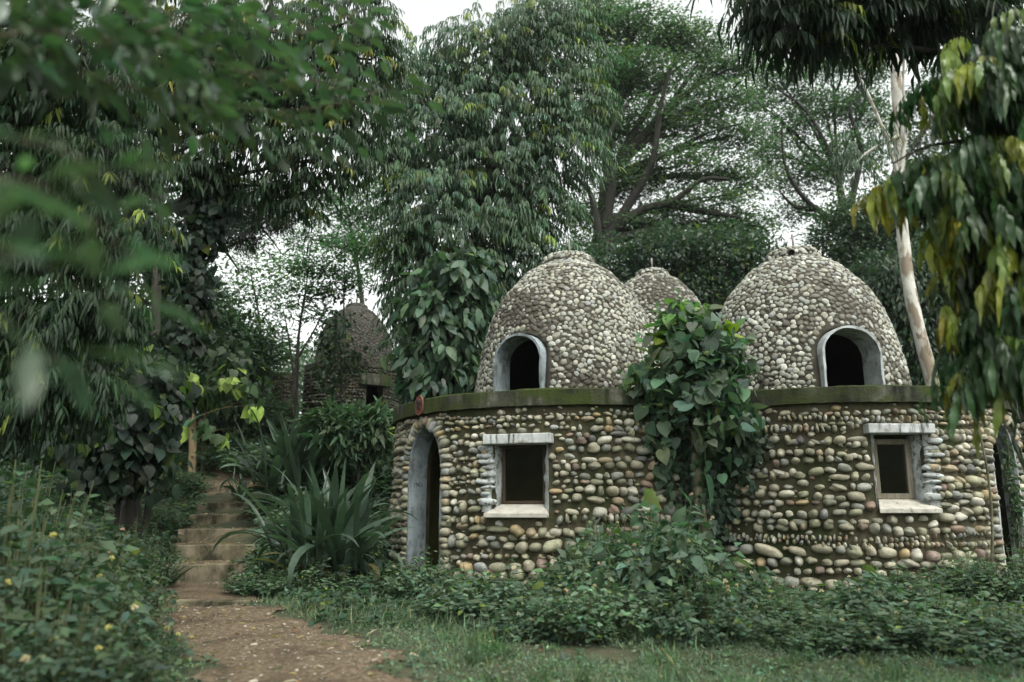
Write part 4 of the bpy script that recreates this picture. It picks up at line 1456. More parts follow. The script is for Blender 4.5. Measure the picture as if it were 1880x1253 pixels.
tree("open_tree", "slender dark-stemmed tree standing in front of the far dome", cl,
     lambda mb, c: cloud(mb, c, 620, 0.12, 0.42, (0.055, 0.085, 0.055), "pad", TL, 7, 0.26, 0.1), [(545, 790), (545, 700), (548, 620), (560, 540)], leafmat='airy', Y=21, r0=0.06, r1=0.03, extra=sapling_extra)
cl = CL(18, (470, 355, 55, 26), (420, 380, 45, 34), (500, 400, 45, 26), (450, 430, 45, 26), (530, 360, 35, 16))


def pine_extra(tb):
    for p in ([(300, 300), (380, 340), (440, 380), (490, 430), (520, 470)], [(330, 330), (400, 390), (440, 420), (470, 470)], [(360, 330), (440, 330), (500, 350), (545, 395)], [(380, 420), (420, 470), (440, 500)]):
        tube(tb, spline([at(x, y, 18) for x, y in p], 16), np.linspace(0.07, 0.012, 16), 6, cap=False)


tree("needle_tree", "dark twiggy tree with sparse needle tufts against the sky left of centre", cl,
     lambda mb, c: cloud(mb, c, 560, 0.17, 0.08, (0.03, 0.04, 0.03), "out", TD, 16, 0.07, 0.2), [(290, 850), (285, 650), (290, 450), (300, 280)], Y=18.4, r0=0.16, r1=0.07, twigs=8, extra=pine_extra)

# 7. shady thickets on the left
cl = CL(21.5, (400, 610, 65, 50), (340, 560, 75, 60), (450, 650, 60, 50), (390, 690, 70, 45), (300, 640, 60, 60), (430, 720, 60, 50), (330, 500, 60, 50))
tree("bushy_tree", "low dark bushy tree in the shade behind the pale bent trunk", cl,
     lambda mb, c: cloud(mb, c, 2700, 0.15, 0.5, (0.046, 0.072, 0.045), "out", TD, 8, 0.2, 0.4), [(285, 870), (300, 770), (335, 690), (375, 620)], Y=21.5, r0=0.06, r1=0.03)
cl = CL(12.6, (378, 330, 42, 36), (385, 390, 42, 36), (365, 440, 40, 34), (350, 500, 40, 36), (355, 560, 40, 36), (330, 620, 40, 36), dy=0.9)
tree("vine_column", "column of dark round-leaved creeper climbing a hidden trunk left of the sky gap", cl,
     lambda mb, c: cloud(mb, c, 600, 0.125, 0.95, (0.03, 0.043, 0.034), "hang", TH, 3, 0.08, 0.7), [(272, 900), (300, 720), (350, 500), (380, 330)], Y=12.6, r0=0.06, r1=0.03, cat="climber")
cl = CL(12.0, (250, 700, 55, 60), (230, 790, 65, 60), (290, 740, 45, 45), (295, 690, 40, 40), (250, 850, 55, 45), (190, 850, 60, 60), (215, 640, 45, 45), (150, 780, 60, 70))
tree("fig_bush", "large dark fig bush with broad round leaves left of the stairs", cl,
     lambda mb, c: cloud(mb, c, 760, 0.15, 0.85, (0.03, 0.044, 0.033), "hang", TH, 4, 0.14, 0.55, 0.05, (0.12, 0.16, 0.04)), [(215, 960), (225, 850), (240, 760), (255, 700)], Y=12.2, r0=0.04, r1=0.03, cat="shrub")
cl = CL(19, (340, 695, 40, 24), (365, 720, 36, 22), (330, 725, 26, 22), (430, 705, 42, 24), (450, 745, 30, 20), (400, 790, 34, 24), (375, 770, 28, 22))
tree("fig_tree", "young fig tree with bent tan trunk and lime round leaves beside the stair top", cl,
     lambda mb, c: cloud(mb, c, 46, 0.27, 0.92, (0.06, 0.09, 0.05), "hang", TH, 4, 0.12, 0.3, 0.3, (0.24, 0.29, 0.08)), [(355, 850), (354, 790), (348, 745), (338, 700)], "tan_bark", Y=19, r0=0.1, r1=0.075, thin=0.2, twigs=2)
cl = CL(19.3, (425, 690, 30, 40), (420, 640, 40, 30))
tree("sapling", "slim straight green sapling stem right of the bent tan trunk", cl,
     lambda mb, c: cloud(mb, c, 60, 0.17, 0.8, (0.05, 0.07, 0.045), "hang", TH, 3, 0.12, 0.4), [(375, 840), (376, 760), (380, 700), (400, 640)], "stem", Y=19.3, r0=0.06, r1=0.03, twigs=2)

# 8. broad drooping shrub between the weeping tree and the left dome
cl = CL(15.6, (830, 510, 60, 42), (795, 570, 52, 46), (862, 560, 40, 50), (830, 630, 60, 50), (775, 650, 45, 40), (880, 500, 24, 36), (850, 480, 30, 24), (800, 700, 70, 26), (768, 705, 30, 26), (850, 690, 40, 40))
tree("broadleaf_shrub", "tall shrub with big drooping pointed leaves left of the front left dome", cl,
     lambda mb, c: cloud(mb, c, 700, 0.27, 0.44, (0.064, 0.096, 0.068), "hang", TOVAL, 4, 0.13, 0.6, 0.03, (0.11, 0.16, 0.06)), [(830, 800), (828, 700), (830, 600), (835, 520)], Y=15.8, r0=0.07, r1=0.03, cat="shrub")
cl = CL(18.5, (618, 605, 28, 44), (640, 660, 20, 30), (606, 690, 26, 30), (598, 640, 16, 40))
tree("creeper", "dark green creeper hanging over the face of the far dome", [tuple(np.array(c) + np.array([0, 6.0, 0, 0, 0, 0])) if False else c for c in cl],
     lambda mb, c: cloud(mb, c, 150, 0.13, 0.6, (0.035, 0.055, 0.035), "hang", TD, 6, 0.14, 0.3), [(628, 790), (626, 700), (625, 640)], Y=18.5, r0=0.03, r1=0.015, cat="climber")

# 9. white-barked leaning tree at the right
tb = MB()
gum = [(1738, 800), (1712, 705), (1690, 620), (1668, 520), (1655, 400), (1652, 280), (1645, 150), (1636, 30), (1630, -120)]
S = trunk_px(gum, 17.2, 0.16, 0.1, tb, 14, 36)
for p in ([(1648, 318), (1622, 240), (1590, 165), (1562, 110), (1538, 78)], [(1652, 330), (1664, 230), (1658, 150), (1664, 60)], [(1650, 250), (1600, 275), (1570, 300)], [(1643, 130), (1690, 70), (1720, 20)]):
    tube(tb, spline([at(x, y, 17.1 - 0.12 * i) for i, (x, y) in enumerate(p)], 14), np.linspace(0.05, 0.018, 14), 7, cap=False)
gt = thing("gum_tree", "tall leaning tree with flaking white and tan bark behind the front right dome", "tree", S[0])
tb.build("trunk", M["pale_bark"], gt)
cb = MB()
weeping(cb, CL(17, (1590, 260, 50, 45), (1570, 300, 34, 36), (1640, -70, 110, 70), (1545, 60, 26, 24)), 220, 0.22, 0.025, 10, (0.06, 0.085, 0.06), 0.02, TL, 0.35)
cb.build("crown", M["leaf"], gt)

# 10. weeping tree in the right foreground
NEAR = CL(4.6, (1840, 150, 70, 40), (1890, 230, 60, 60), (1770, 165, 40, 26), (1835, 290, 70, 40), (1745, 290, 30, 22), (1890, 370, 60, 60), (1715, 345, 30, 24), (1820, 400, 56, 40), (1880, 490, 60, 60),
          (1850, 480, 40, 40), (1880, 590, 50, 50), (1840, 570, 24, 36), (1860, 655, 36, 30), (1960, 300, 80, 150), (1960, 580, 70, 120), (1745, 140, 34, 24), (1800, 90, 50, 40), (1815, 640, 20, 36), (1800, 700, 14, 20))


def near_crown(mb, c):
    weeping(mb, c, 360, 0.215, 0.037, 10, (0.022, 0.046, 0.016), 0.0, TLONG, 0.26, sh=0.45, hang=1.5, fan=0.25)
    weeping(mb, c, 170, 0.19, 0.034, 9, (0.085, 0.125, 0.02), 0.25, TLONG, 0.22, sh=0.85, ycol=(0.17, 0.17, 0.02), hang=1.6, fan=0.22)
    weeping(mb, CL(4.7, (1625, 350, 16, 16), (1775, 690, 8, 16), (1758, 480, 10, 60), (1690, 300, 24, 16), (1755, 590, 8, 40), (1672, 340, 20, 14), (1690, 165, 14, 12), (1735, 400, 12, 30)), 34, 0.2, 0.036, 7, (0.15, 0.16, 0.02), 0.3, TLONG, 0.12, ycol=(0.26, 0.2, 0.02), hang=1.8, fan=0.2)


def near_extra(tb):
    for p in ([(2000, 250), (1880, 235), (1790, 255), (1700, 270), (1640, 300)], [(2000, 400), (1880, 380), (1760, 390), (1680, 405)], [(2000, 560), (1900, 520), (1800, 545)], [(1990, 700), (1890, 660), (1800, 640)],
              [(1990, 180), (1880, 160), (1770, 165), (1690, 170)]):
        tube(tb, spline([at(x, y, 4.75) for x, y in p], 14), np.linspace(0.022, 0.006, 14), 6, cap=False)


tree("weeping_tree", "nearest weeping tree with large glossy wavy-edged leaves and yellow young ones at right edge", NEAR, near_crown,
     [(2060, 1400), (2040, 1000), (2020, 600), (2010, 300), (2000, 0)], leafmat="waxy", Y=4.9, r0=0.1, r1=0.05, twigs=1, thin=0.12, extra=near_extra)
cl = CL(7.2, (1480, 20, 90, 55), (1580, 0, 90, 60), (1440, 0, 40, 30), (1660, 20, 80, 45), (1760, 20, 90, 60), (1530, 60, 40, 40), (1830, 90, 60, 60), (1450, 60, 36, 30), (1500, -60, 180, 60), (1750, -70, 180, 60))
tree("weeping_tree", "overhanging weeping tree whose dark leaf tassels fringe the top right corner", cl,
     lambda mb, c: (weeping(mb, c, 760, 0.21, 0.034, 11, (0.022, 0.038, 0.022), 0.03, TL, 0.28, sh=0.3), weeping(mb, CL(7.2, (1375, -5, 22, 26)), 16, 0.14, 0.03, 8, (0.05, 0.07, 0.04), 0, TL, 0.25)),
     [(2060, 1250), (2050, 800), (2010, 400), (1900, 120), (1780, -20)], Y=7.4, r0=0.16, r1=0.06, thin=0.25)

# 11. out-of-focus branches close to the camera on the left
nt_ = thing("broadleaf_tree", "blurred broad-leaved branches of the closest tree reaching in at upper left", "tree", (-2.9, 1.7, float(height(-2.9, 1.7))))
tb = MB()
S = spline([np.array([-2.9, 1.7, -0.2]), np.array([-2.85, 1.75, 1.0]), np.array([-2.7, 1.9, 2.2]), np.array([-2.6, 2.1, 3.4])], 18)
tube(tb, S, np.linspace(0.11, 0.05, 18), 10)
fw = MB()


def leafy_branch(pts, Ys, r, n, leaf, wid, base, spread, flat=0.6, dn=0.25, tilt=0.45):
    P = spline([at(x, y, Y) for (x, y), Y in zip(pts, Ys)], 20)
    tube(tb, P, np.linspace(r, r * 0.25, 20), 6, cap=False)
    i = rng.integers(2, 20, n)
    o = rnd(n) * np.array([1, 1, flat]) * spread
    base_p = P[i]
    tip = base_p + o
    d = unit(P[-1] - P[0])
    A = unit(o) * 0.8 + d * 0.5 - UP * dn + rnd(n, 0.25)
    Nn = UP + rnd(n, tilt)
    put_leaves(fw, TOVAL, tip, A, Nn, leaf * np.exp(rng.normal(0, 0.2, n)), wid * np.exp(rng.normal(0, 0.15, n)), tints(n, base, 0.2))
    for q in range(0, n, 6):
        tube(tb, bez(base_p[q], (base_p[q] + tip[q]) / 2 + UP * 0.02, tip[q], 5), np.linspace(r * 0.3, r * 0.12, 5), 5, cap=False)


GB = (0.056, 0.082, 0.056)
for pts, Ys in (([(-250, -60), (150, -20), (330, 90), (470, 140), (620, 150)], (2.0, 2.3, 2.6, 2.8, 3.0)), ([(-250, -160), (200, -90), (420, 30), (560, 60), (660, 20)], (2.0, 2.4, 2.7, 3.0, 3.2)),
                ([(150, -60), (320, 60), (430, 190), (560, 200), (690, 170)], (2.3, 2.6, 2.8, 2.9, 3.1)), ([(-200, 100), (60, 60), (220, 70), (330, 40)], (1.9, 2.0, 2.2, 2.4)), ([(-250, -100), (20, -60), (150, 130), (300, 170), (380, 210)], (1.8, 2.0, 2.2, 2.4, 2.6))):
    leafy_branch(pts, Ys, 0.006, 165, 0.088, 0.04, GB, 0.13, 0.5, 0.15, 0.3)
for pts, Ys in (([(-260, 330), (-60, 330), (60, 340), (150, 400), (260, 480)], (0.9, 0.95, 1.0, 1.1, 1.2)), ([(-260, 420), (-80, 440), (40, 470), (120, 520), (210, 560)], (0.85, 0.9, 0.98, 1.05, 1.12)),
                ([(-240, 560), (-90, 560), (10, 600), (80, 650), (150, 690)], (0.85, 0.9, 0.95, 1.0, 1.05)), ([(-200, 250), (60, 260), (200, 320), (300, 370)], (1.0, 1.15, 1.3, 1.45))):
    leafy_branch(pts, Ys, 0.0025, 15, 0.09, 0.032, (0.06, 0.084, 0.064), 0.035, 0.35, 0.05, 0.16)
# the low twigs grow from the same stem
for q in ((-260, 330, 0.9), (-260, 420, 0.85), (-240, 560, 0.85), (-200, 250, 1.0), (-250, -60, 2.0), (-250, -160, 2.0), (-200, 100, 1.9), (-250, -100, 1.8)):
    e = at(*q)
    s0 = S[int(np.argmin(np.abs(S[:, 2] - e[2] + 0.3)))]
    Bz = bez(s0, (s0 + e) / 2 + UP * 0.15, e, 24)
    tube(tb, Bz, np.linspace(0.014, 0.004, 24), 6, cap=False)
    n = 34
    ii = rng.integers(3, 24, n)
    put_leaves(fw, TOVAL, Bz[ii] + rnd(n, 0.03), (e - s0)[None] * 0.5 + rnd(n, 0.6) * np.array([1, 1, 0.4]), UP + rnd(n, 0.3), rng.uniform(0.06, 0.11, n), rng.uniform(0.028, 0.045, n), tints(n, GB, 0.2))
tb.build("trunk", M["lichen_bark"], nt_)
fw.build("crown", M["near"], nt_)

# 12. young tree and creeper in the angle of the hut wall
cl = CL(10.0, (1263, 585, 36, 14), (1243, 622, 41, 21), (1301, 615, 27, 19), (1280, 665, 50, 27), (1219, 690, 27, 21), (1319, 672, 27, 25), (1274, 718, 50, 25), (1314, 752, 29, 18), (1243, 752, 24, 16), (1336, 715, 19, 19), (1191, 668, 18, 16),
        (1349, 648, 18, 12), (1208, 735, 14, 18), (1287, 785, 27, 12), dy=1.0)


def vine_crown(mb, c):
    cloud(mb, c, 150, 0.145, 0.9, (0.118, 0.158, 0.122), "out", TH, 5, 0.12, 0.5, 0.0, lump=0.3)
    cloud(mb, c, 60, 0.17, 0.92, (0.108, 0.144, 0.114), "hang", TH, 3, 0.1, 0.75, 0.0, lump=0.3)
    cloud(mb, c, 150, 0.09, 0.85, (0.105, 0.15, 0.095), "out", TH, 4, 0.13, 0.6, 0.04, (0.2, 0.22, 0.06), lump=0.3)
    cloud(mb, CL(10.15, (1195, 785, 16, 24), (1222, 830, 14, 34), (1345, 800, 18, 30), (1368, 765, 16, 30), (1300, 830, 24, 24), (1160, 715, 20, 14)), 42, 0.15, 0.88, (0.075, 0.105, 0.078), "hang", TH, 3, 0.08, 0.3)
    cloud(mb, c[:3], 34, 0.16, 0.85, (0.13, 0.2, 0.07), "out", TH, 4, 0.1, 0.8, 0.15, (0.24, 0.27, 0.03))
    cloud(mb, CL(10.2, (1165, 700, 26, 18), (1180, 690, 24, 22), (1375, 660, 24, 14)), 14, 0.12, 0.8, (0.06, 0.1, 0.05), "hang", TH, 5, 0.1, 0.4)


tree("vine_tree", "young heart-leaved tree growing in the angle between the hut's two round rooms", cl, vine_crown,
     [(1300, 1090), (1293, 1000), (1282, 900), (1277, 820), (1280, 740), (1270, 640)], "lichen_bark", Y=10.15, r0=0.085, r1=0.045, thin=0.25, twigs=3)
iv = thing("ivy", "dark ivy trailing down the wall beside the heart-leaved tree's trunk", "climber", at(1320, 1040, 10.5))
fb, sb = MB(), MB()
for q in range(84):
    x0 = rng.uniform(1200, 1390) if q < 54 else rng.uniform(1255, 1350); y0 = rng.uniform(735, 830); ln = rng.uniform(60, 240)
    if x0 > 1345 or x0 < 1240:
        ln *= 0.4
    pts = [(x0 + 10 * math.sin(j * 1.3 + q), y0 + ln * j / 5) for j in range(6)]
    L3 = []
    for (x, y) in pts:
        p = at(x, y, 10.5)
        d = [np.hypot(p[0] - c[0], 0) for c in (LC, RC)]
        yy = []
        for c in (LC, RC):
            dx = p[0] - c[0]
            if abs(dx) < HR + 0.1:
                yy.append(c[1] - math.sqrt(max((HR + 0.11) ** 2 - dx * dx, 0)))
        L3.append(at(x, y, min(yy) if yy else 10.5))
    P = spline(L3, 26)
    tube(sb, P, 0.006, 4, cap=False)
    n = 26
    idx = rng.integers(0, 26, n)
    put_leaves(fb, TH, P[idx] + rnd(n, 0.045) * np.array([1, 0.5, 1]), -UP + rnd(n, 0.5), np.array([-0.1, -1, 0.5]) + rnd(n, 0.4), rng.uniform(0.06, 0.13, n), rng.uniform(0.05, 0.1, n), tints(n, (0.036, 0.056, 0.038), 0.35))
# strands wound round the young trunk
for q in range(6):
    hh = np.linspace(0, 1, 40)
    core = spline([at(1300, 1090, 10.12), at(1293, 1000, 10.12), at(1282, 900, 10.12), at(1277, 820, 10.12)], 40)
    core[:, 2] = np.linspace(0.02, core[-1][2], 40)
    an = hh * (5 + q) + q * 1.1
    P = core + np.stack([np.cos(an), np.sin(an), 0 * an], -1) * 0.085
    P = P[: int(40 * (1 - 0.1 * q))]
    tube(sb, P, 0.006, 4, cap=False)
    n = 30
    idx = rng.integers(0, len(P), n)
    put_leaves(fb, TH, P[idx] + rnd(n, 0.03), -UP * 0.8 + rnd(n, 0.5), np.array([0, -1, 0.6]) + rnd(n, 0.4), rng.uniform(0.05, 0.11, n), rng.uniform(0.04, 0.09, n), tints(n, (0.045, 0.07, 0.045), 0.35))
sb.build("stem", M["bark"], iv)
fb.build("foliage", M["leaf"], iv)


def leafy_plant(name, label, x, y, Y, n, leaf, wid, h, spread, base, tmpl=TH, cat="plant", group=None, mat="leaf"):
    """stems rising from one foot, leaves along them"""
    p = at(x, y, Y)
    p[2] = float(height(p[0], p[1]))
    t = thing(name, label, cat, p, group)
    sb, fb = MB(), MB()
    for q in range(n):
        d = rng.normal(0, 1, 2); d /= np.linalg.norm(d)
        e = p + np.array([d[0] * spread, d[1] * spread, h]) * np.array([1, 1, rng.uniform(0.5, 1.0)]) * rng.uniform(0.4, 1.05)
        P = bez(p, np.array([p[0] + d[0] * 0.08, p[1] + d[1] * 0.08, e[2] * 0.8 + p[2] * 0.2]), e, 9)
        tube(sb, P, np.linspace(0.009, 0.004, 9), 5, cap=False)
        k = 8
        i = rng.integers(3, 9, k)
        A = np.array([d[0], d[1], -0.25]) * 0.6 + rnd(k, 0.5)
        put_leaves(fb, tmpl, P[i] + rnd(k, 0.025), A, UP + np.array([0, -0.4, 0]) + rnd(k, 0.3), leaf * np.exp(rng.normal(0, 0.25, k)), wid * np.exp(rng.normal(0, 0.2, k)), tints(k, base, 0.18))
    sb.build("stem", M["stem"], t)
    fb.build("foliage", M[mat], t)
    return t


leafy_plant("heartleaf_plant", "clump of pale heart-shaped leaves at the foot of the heart-leaved tree", 1228, 1080, 9.75, 34, 0.2, 0.17, 1.05, 0.36, (0.1, 0.138, 0.1))
leafy_plant("heartleaf_plant", "dark leafy clump right of the heart-leaved tree's foot against the stones", 1350, 1090, 9.6, 18, 0.15, 0.11, 0.55, 0.4, (0.05, 0.078, 0.052))
iv2 = thing("ivy", "small-leaved creeper climbing the jamb of the right doorway", "climber", at(1830, 1060, 10.4))
fb, sb = MB(), MB()
dP, dn, dt = polar(RC, HR, doors[1][1])
for q in range(7):
    a0 = 0.3 + rng.normal(0, 0.05)
    L3 = [np.array([dP[0], dP[1], 0]) + dt * (a0 + 0.06 * math.sin(j + q)) + dn * (-0.12 + 0.1 * rng.random()) + UP * (0.05 + (2.05 - 0.1 * q) * j / 6) for j in range(7)]
    P = spline(L3, 40)
    tube(sb, P, 0.007, 5, cap=False)
    n = 42
    ii = np.where(rng.random(n) < 0.5, rng.integers(22, 40, n), rng.integers(0, 40, n))
    put_leaves(fb, TL, P[ii] + rnd(n, 0.03), rnd(n, 0.6) - UP * 0.4 + dn * 0.3 - dt * 0.6, UP * 0.6 - dt + rnd(n, 0.3), rng.uniform(0.06, 0.12, n), rng.uniform(0.025, 0.045, n), tints(n, (0.05, 0.078, 0.045), 0.25))
sb.build("stem", M["stem"], iv2)
fb.build("foliage", M["leaf"], iv2)

# bare pale stem leaning beside the right doorway
lb = MB()
tube(lb, spline([at(1818, 1095, 9.9), at(1822, 980, 9.8), at(1815, 880, 9.75), at(1800, 800, 9.7), at(1790, 740, 9.7)], 16), np.linspace(0.02, 0.012, 16), 7)
ls = lb.build("bare_stem", M["lichen_bark"])
ls["label"] = "bare pale sapling stem leaning in front of the right doorway"
ls["category"] = "sapling"


# ---------------------------------------------------------------- strap-leaved plants
def strap_plant(label, x, y, Y, n, ln, wid, base, dead=0.05, up=(0.35, 1.25), group=None, zoff=0.0, name="strap_lily", skirt=0, clump_r=0.06):
    p = at(x, y, Y)
    p[2] = float(height(p[0], p[1])) + zoff
    t = thing(name, label, "plant", p, group)
    mb = MB()
    tmb = MB()
    tube(tmb, [p - UP * 0.1, p + UP * 0.12, p + UP * 0.25], [0.09, 0.08, 0.03], 9)
    for q in range(n + skirt):
        az = rng.uniform(0, 2 * PI)
        el = rng.uniform(*up) if q < n else rng.uniform(0.1, 0.6)
        L = ln * rng.uniform(0.45, 1.1)
        d = np.array([math.cos(az), math.sin(az), 0])
        m = 12
        s = np.linspace(0, 1, m)
        dead_ = rng.random() < dead or (q >= n and rng.random() < 0.55)
        if q >= n:
            L *= 0.55
        bend = rng.choice([0.4, 1.0, 1.9]) * rng.uniform(0.7, 1.3) * (1.5 if dead_ else 1)
        ang = el - bend * s ** 2.2 * (1.4 if el < 0.9 else 1.0)
        dx = np.concatenate([[0], np.cumsum(np.cos(ang[:-1]))]) * L / m
        dz = np.concatenate([[0], np.cumsum(np.sin(ang[:-1]))]) * L / m
        dz = np.maximum(dz, -0.32 if zoff > 0 else -0.05)
        C = p + np.append(rng.normal(0, clump_r, 2), 0) + d * (0.04 + dx[:, None]) + UP * dz[:, None] + UP * 0.08
        side = np.array([-d[1], d[0], 0]) + rng.normal(0, 0.3, 3)
        w = wid * rng.uniform(0.8, 1.2) * np.clip(np.minimum(1.0, 0.55 + s * 1.6) * (1 - s ** 5), 0.02, 1)
        tw = side[None] * w[:, None] / 2
        fold = (UP * 0.9 - d * 0.3)[None] * w[:, None] * 0.13
        V = np.stack([C + tw + fold, C, C - tw + fold], 1).reshape(-1, 3)
        i = np.arange(m - 1)[:, None] * 3
        F = np.concatenate([i + np.array([[0, 1, 4, 3]]), i + np.array([[1, 2, 5, 4]])])
        col = np.array(((0.1, 0.07, 0.03), (0.12, 0.105, 0.045), (0.06, 0.055, 0.028))[q % 3] if dead_ else base) * math.exp(rng.normal(0, 0.22))
        mb.add(V, [F], col)
    tmb.build("bulb", M["stem"], t)
    mb.build("foliage", M["waxy"], t)
    return t


mb = MB()
for i in range(NST):
    n = 26
    f = rng.random(n)
    yy = STEP_D[i] + 0.1 + f * (STEP_D[i + 1] - STEP_D[i] - 0.1)
    P = np.stack([stair_axis(yy) + rng.uniform(-0.55, 0.55, n), yy, np.full(n, tops[i] + 0.012)], -1)
    put_leaves(mb, TL, P, rnd(n) * np.array([1, 1, 0.1]), UP + rnd(n, 0.25), rng.uniform(0.05, 0.12, n), rng.uniform(0.02, 0.04, n),
               np.array([(0.26, 0.2, 0.12), (0.3, 0.24, 0.1), (0.2, 0.1, 0.05), (0.34, 0.3, 0.22)])[rng.integers(0, 4, n)])
kind(mb.build("fallen_leaves", M["matte"]), "stuff")
strap_plant("big dark strap-leaved lily fanning out between the stairs and the left doorway", 592, 1062, 10.6, 210, 1.65, 0.085, (0.05, 0.08, 0.056), 0.0, up=(0.6, 1.52), zoff=0.2, skirt=40, clump_r=0.19)
strap_plant("second strap-leaved lily higher up the bank right of the stair top", 535, 870, 14.8, 170, 1.75, 0.1, (0.06, 0.092, 0.066), 0.0, up=(0.55, 1.52), zoff=0.1, skirt=16, clump_r=0.22)
strap_plant("small arching strap-leaved clump at the left foot of the stairs", 300, 1068, 10.9, 40, 0.55, 0.03, (0.055, 0.085, 0.05), 0.0, (0.5, 1.3))
strap_plant("strap-leaved clump squeezed against the wall beside the left doorway", 690, 1075, 10.5, 26, 0.9, 0.07, (0.034, 0.055, 0.038), 0.06)
strap_plant("slim strap-leaved clump left of the upper path beyond the stairs", 440, 850, 16.5, 36, 0.8, 0.05, (0.045, 0.07, 0.046), 0.0)
strap_plant("low strap-leaved tuft over the third step's left end", 338, 1000, 12.2, 22, 0.4, 0.03, (0.07, 0.11, 0.05), 0.0)

# ---------------------------------------------------------------- flowering bushes: three built, the rest copied
def make_bush(seed, n_stem, leaf, base, h=0.6, r=0.55):
    r_ = np.random.default_rng(seed)
    sb, fb = MB(), MB()
    tops = []
    for q in range(n_stem):
        d = r_.normal(0, 1, 2); d /= np.linalg.norm(d)
        rr = r * math.sqrt(r_.random()) * 1.05
        top = np.array([d[0] * rr, d[1] * rr, h * (1.02 - 0.5 * (rr / r) ** 2) * (r_.uniform(0.72, 1.1) if q % 7 else r_.uniform(1.2, 1.5))])
        foot = np.array([d[0] * rr * 0.35, d[1] * rr * 0.35, -0.08])
        P = bez(foot, foot * 0.5 + top * 0.5 + np.array([d[0] * 0.02, d[1] * 0.02, 0.1]), top, 9)
        tube(sb, P, np.linspace(0.006, 0.0025, 9), 4, cap=False)
        tops.append(top)
        k = 20
        t_ = r_.uniform(0.15, 1.0, k) ** 0.7
        ii = np.clip((t_ * 8).astype(int), 0, 8)
        pos_ = P[ii] + r_.normal(0, 0.035, (k, 3))
        A = r_.normal(0, 1, (k, 3)) * np.array([1, 1, 0.35]) + np.array([d[0], d[1], -0.1]) * 0.4
        Nn = UP + r_.normal(0, 0.35, (k, 3)) + np.array([d[0], d[1], 0]) * 0.35
        L = leaf * np.exp(r_.normal(0, 0.3, k))
        put_leaves(fb, TL if q % 3 else TD, pos_, A, Nn, L, L * 0.55, tints(k, base, 0.2, 0.02, (0.12, 0.15, 0.04), r=r_) * np.exp(r_.normal(0, 0.12)))
    return sb, fb, tops


def flower_mesh(col, col2, seed):
    r_ = np.random.default_rng(seed)
    mb = MB()
    k = 26
    d = unit(r_.normal(0, 1, (k, 3)) * np.array([1, 1, 0.6]) + np.array([0, 0, 0.75]))
    tn = np.where((d[:, 2] > 0.75)[:, None], np.array(col2), np.array(col)) * np.exp(r_.normal(0, 0.12, (k, 1)))
    put_leaves(mb, TD, d * 0.006, d, np.cross(d, r_.normal(0, 1, (k, 3))), 0.02, 0.014, tn)
    tube(mb, [(0, 0, -0.04), (0, 0, 0.0)], 0.002, 4, (0.06, 0.09, 0.04))
    return mb


fl_src = []
for i, (a, b) in enumerate((((0.6, 0.47, 0.37), (0.6, 0.52, 0.32)), ((0.58, 0.5, 0.2), (0.6, 0.52, 0.28)), ((0.58, 0.36, 0.3), (0.6, 0.46, 0.36)))):
    o = flower_mesh(a, b, 70 + i).build("flower", M["petal"])
    fl_src.append(o.data)
    bpy.data.objects.remove(o)

bush_src = []
for i, (ns, lf, b) in enumerate(((100, 0.074, (0.088, 0.124, 0.088)), (120, 0.058, (0.1, 0.14, 0.096)), (88, 0.084, (0.076, 0.108, 0.08)), (96, 0.066, (0.068, 0.098, 0.07)), (150, 0.05, (0.06, 0.088, 0.06)), (160, 0.042, (0.07, 0.1, 0.07)), (130, 0.058, (0.05, 0.074, 0.052)))):
    sb, fb, tops = make_bush(100 + i, ns, lf, b)
    so_, fo_ = sb.build("stem", M["stem"]), fb.build("foliage", M["matte"])
    bush_src.append((so_.data, fo_.data, tops))
    bpy.data.objects.remove(so_)
    bpy.data.objects.remove(fo_)


def bush(label, x, y, src, w, h, rot, flowers, group, name="lantana_bush", fcol=None, sink=0.03):
    z = float(height(x, y)) - sink
    t = thing(name, label, "bush", (x, y, z), group)
    t.rotation_euler = (0, 0, rot)
    t.scale = (w / 0.55, w / 0.55, h / 0.6)
    for nm, me in (("stem", bush_src[src][0]), ("foliage", bush_src[src][1])):
        o = bpy.data.objects.new(nm, me)
        COL.objects.link(o)
        o.parent = t
    tp = bush_src[src][2]
    idx = random.sample(range(len(tp)), min(flowers, len(tp)))
    for i in idx:
        o = bpy.data.objects.new("flower", fl_src[random.choice(fcol or [0, 0, 1, 2])])
        COL.objects.link(o)
        o.parent = t
        o.location = tp[i] + np.array([0, 0, 0.02])
        s = random.uniform(0.65, 1.05)
        o.scale = (s * 0.55 / w, s * 0.55 / w, s * 0.6 / h)
        o.rotation_euler = (random.uniform(-0.4, 0.4), random.uniform(-0.4, 0.4), random.uniform(0, 6))
    return t


def gp(x, y, Y):
    p = at(x, y, Y)
    return p[0], p[1]


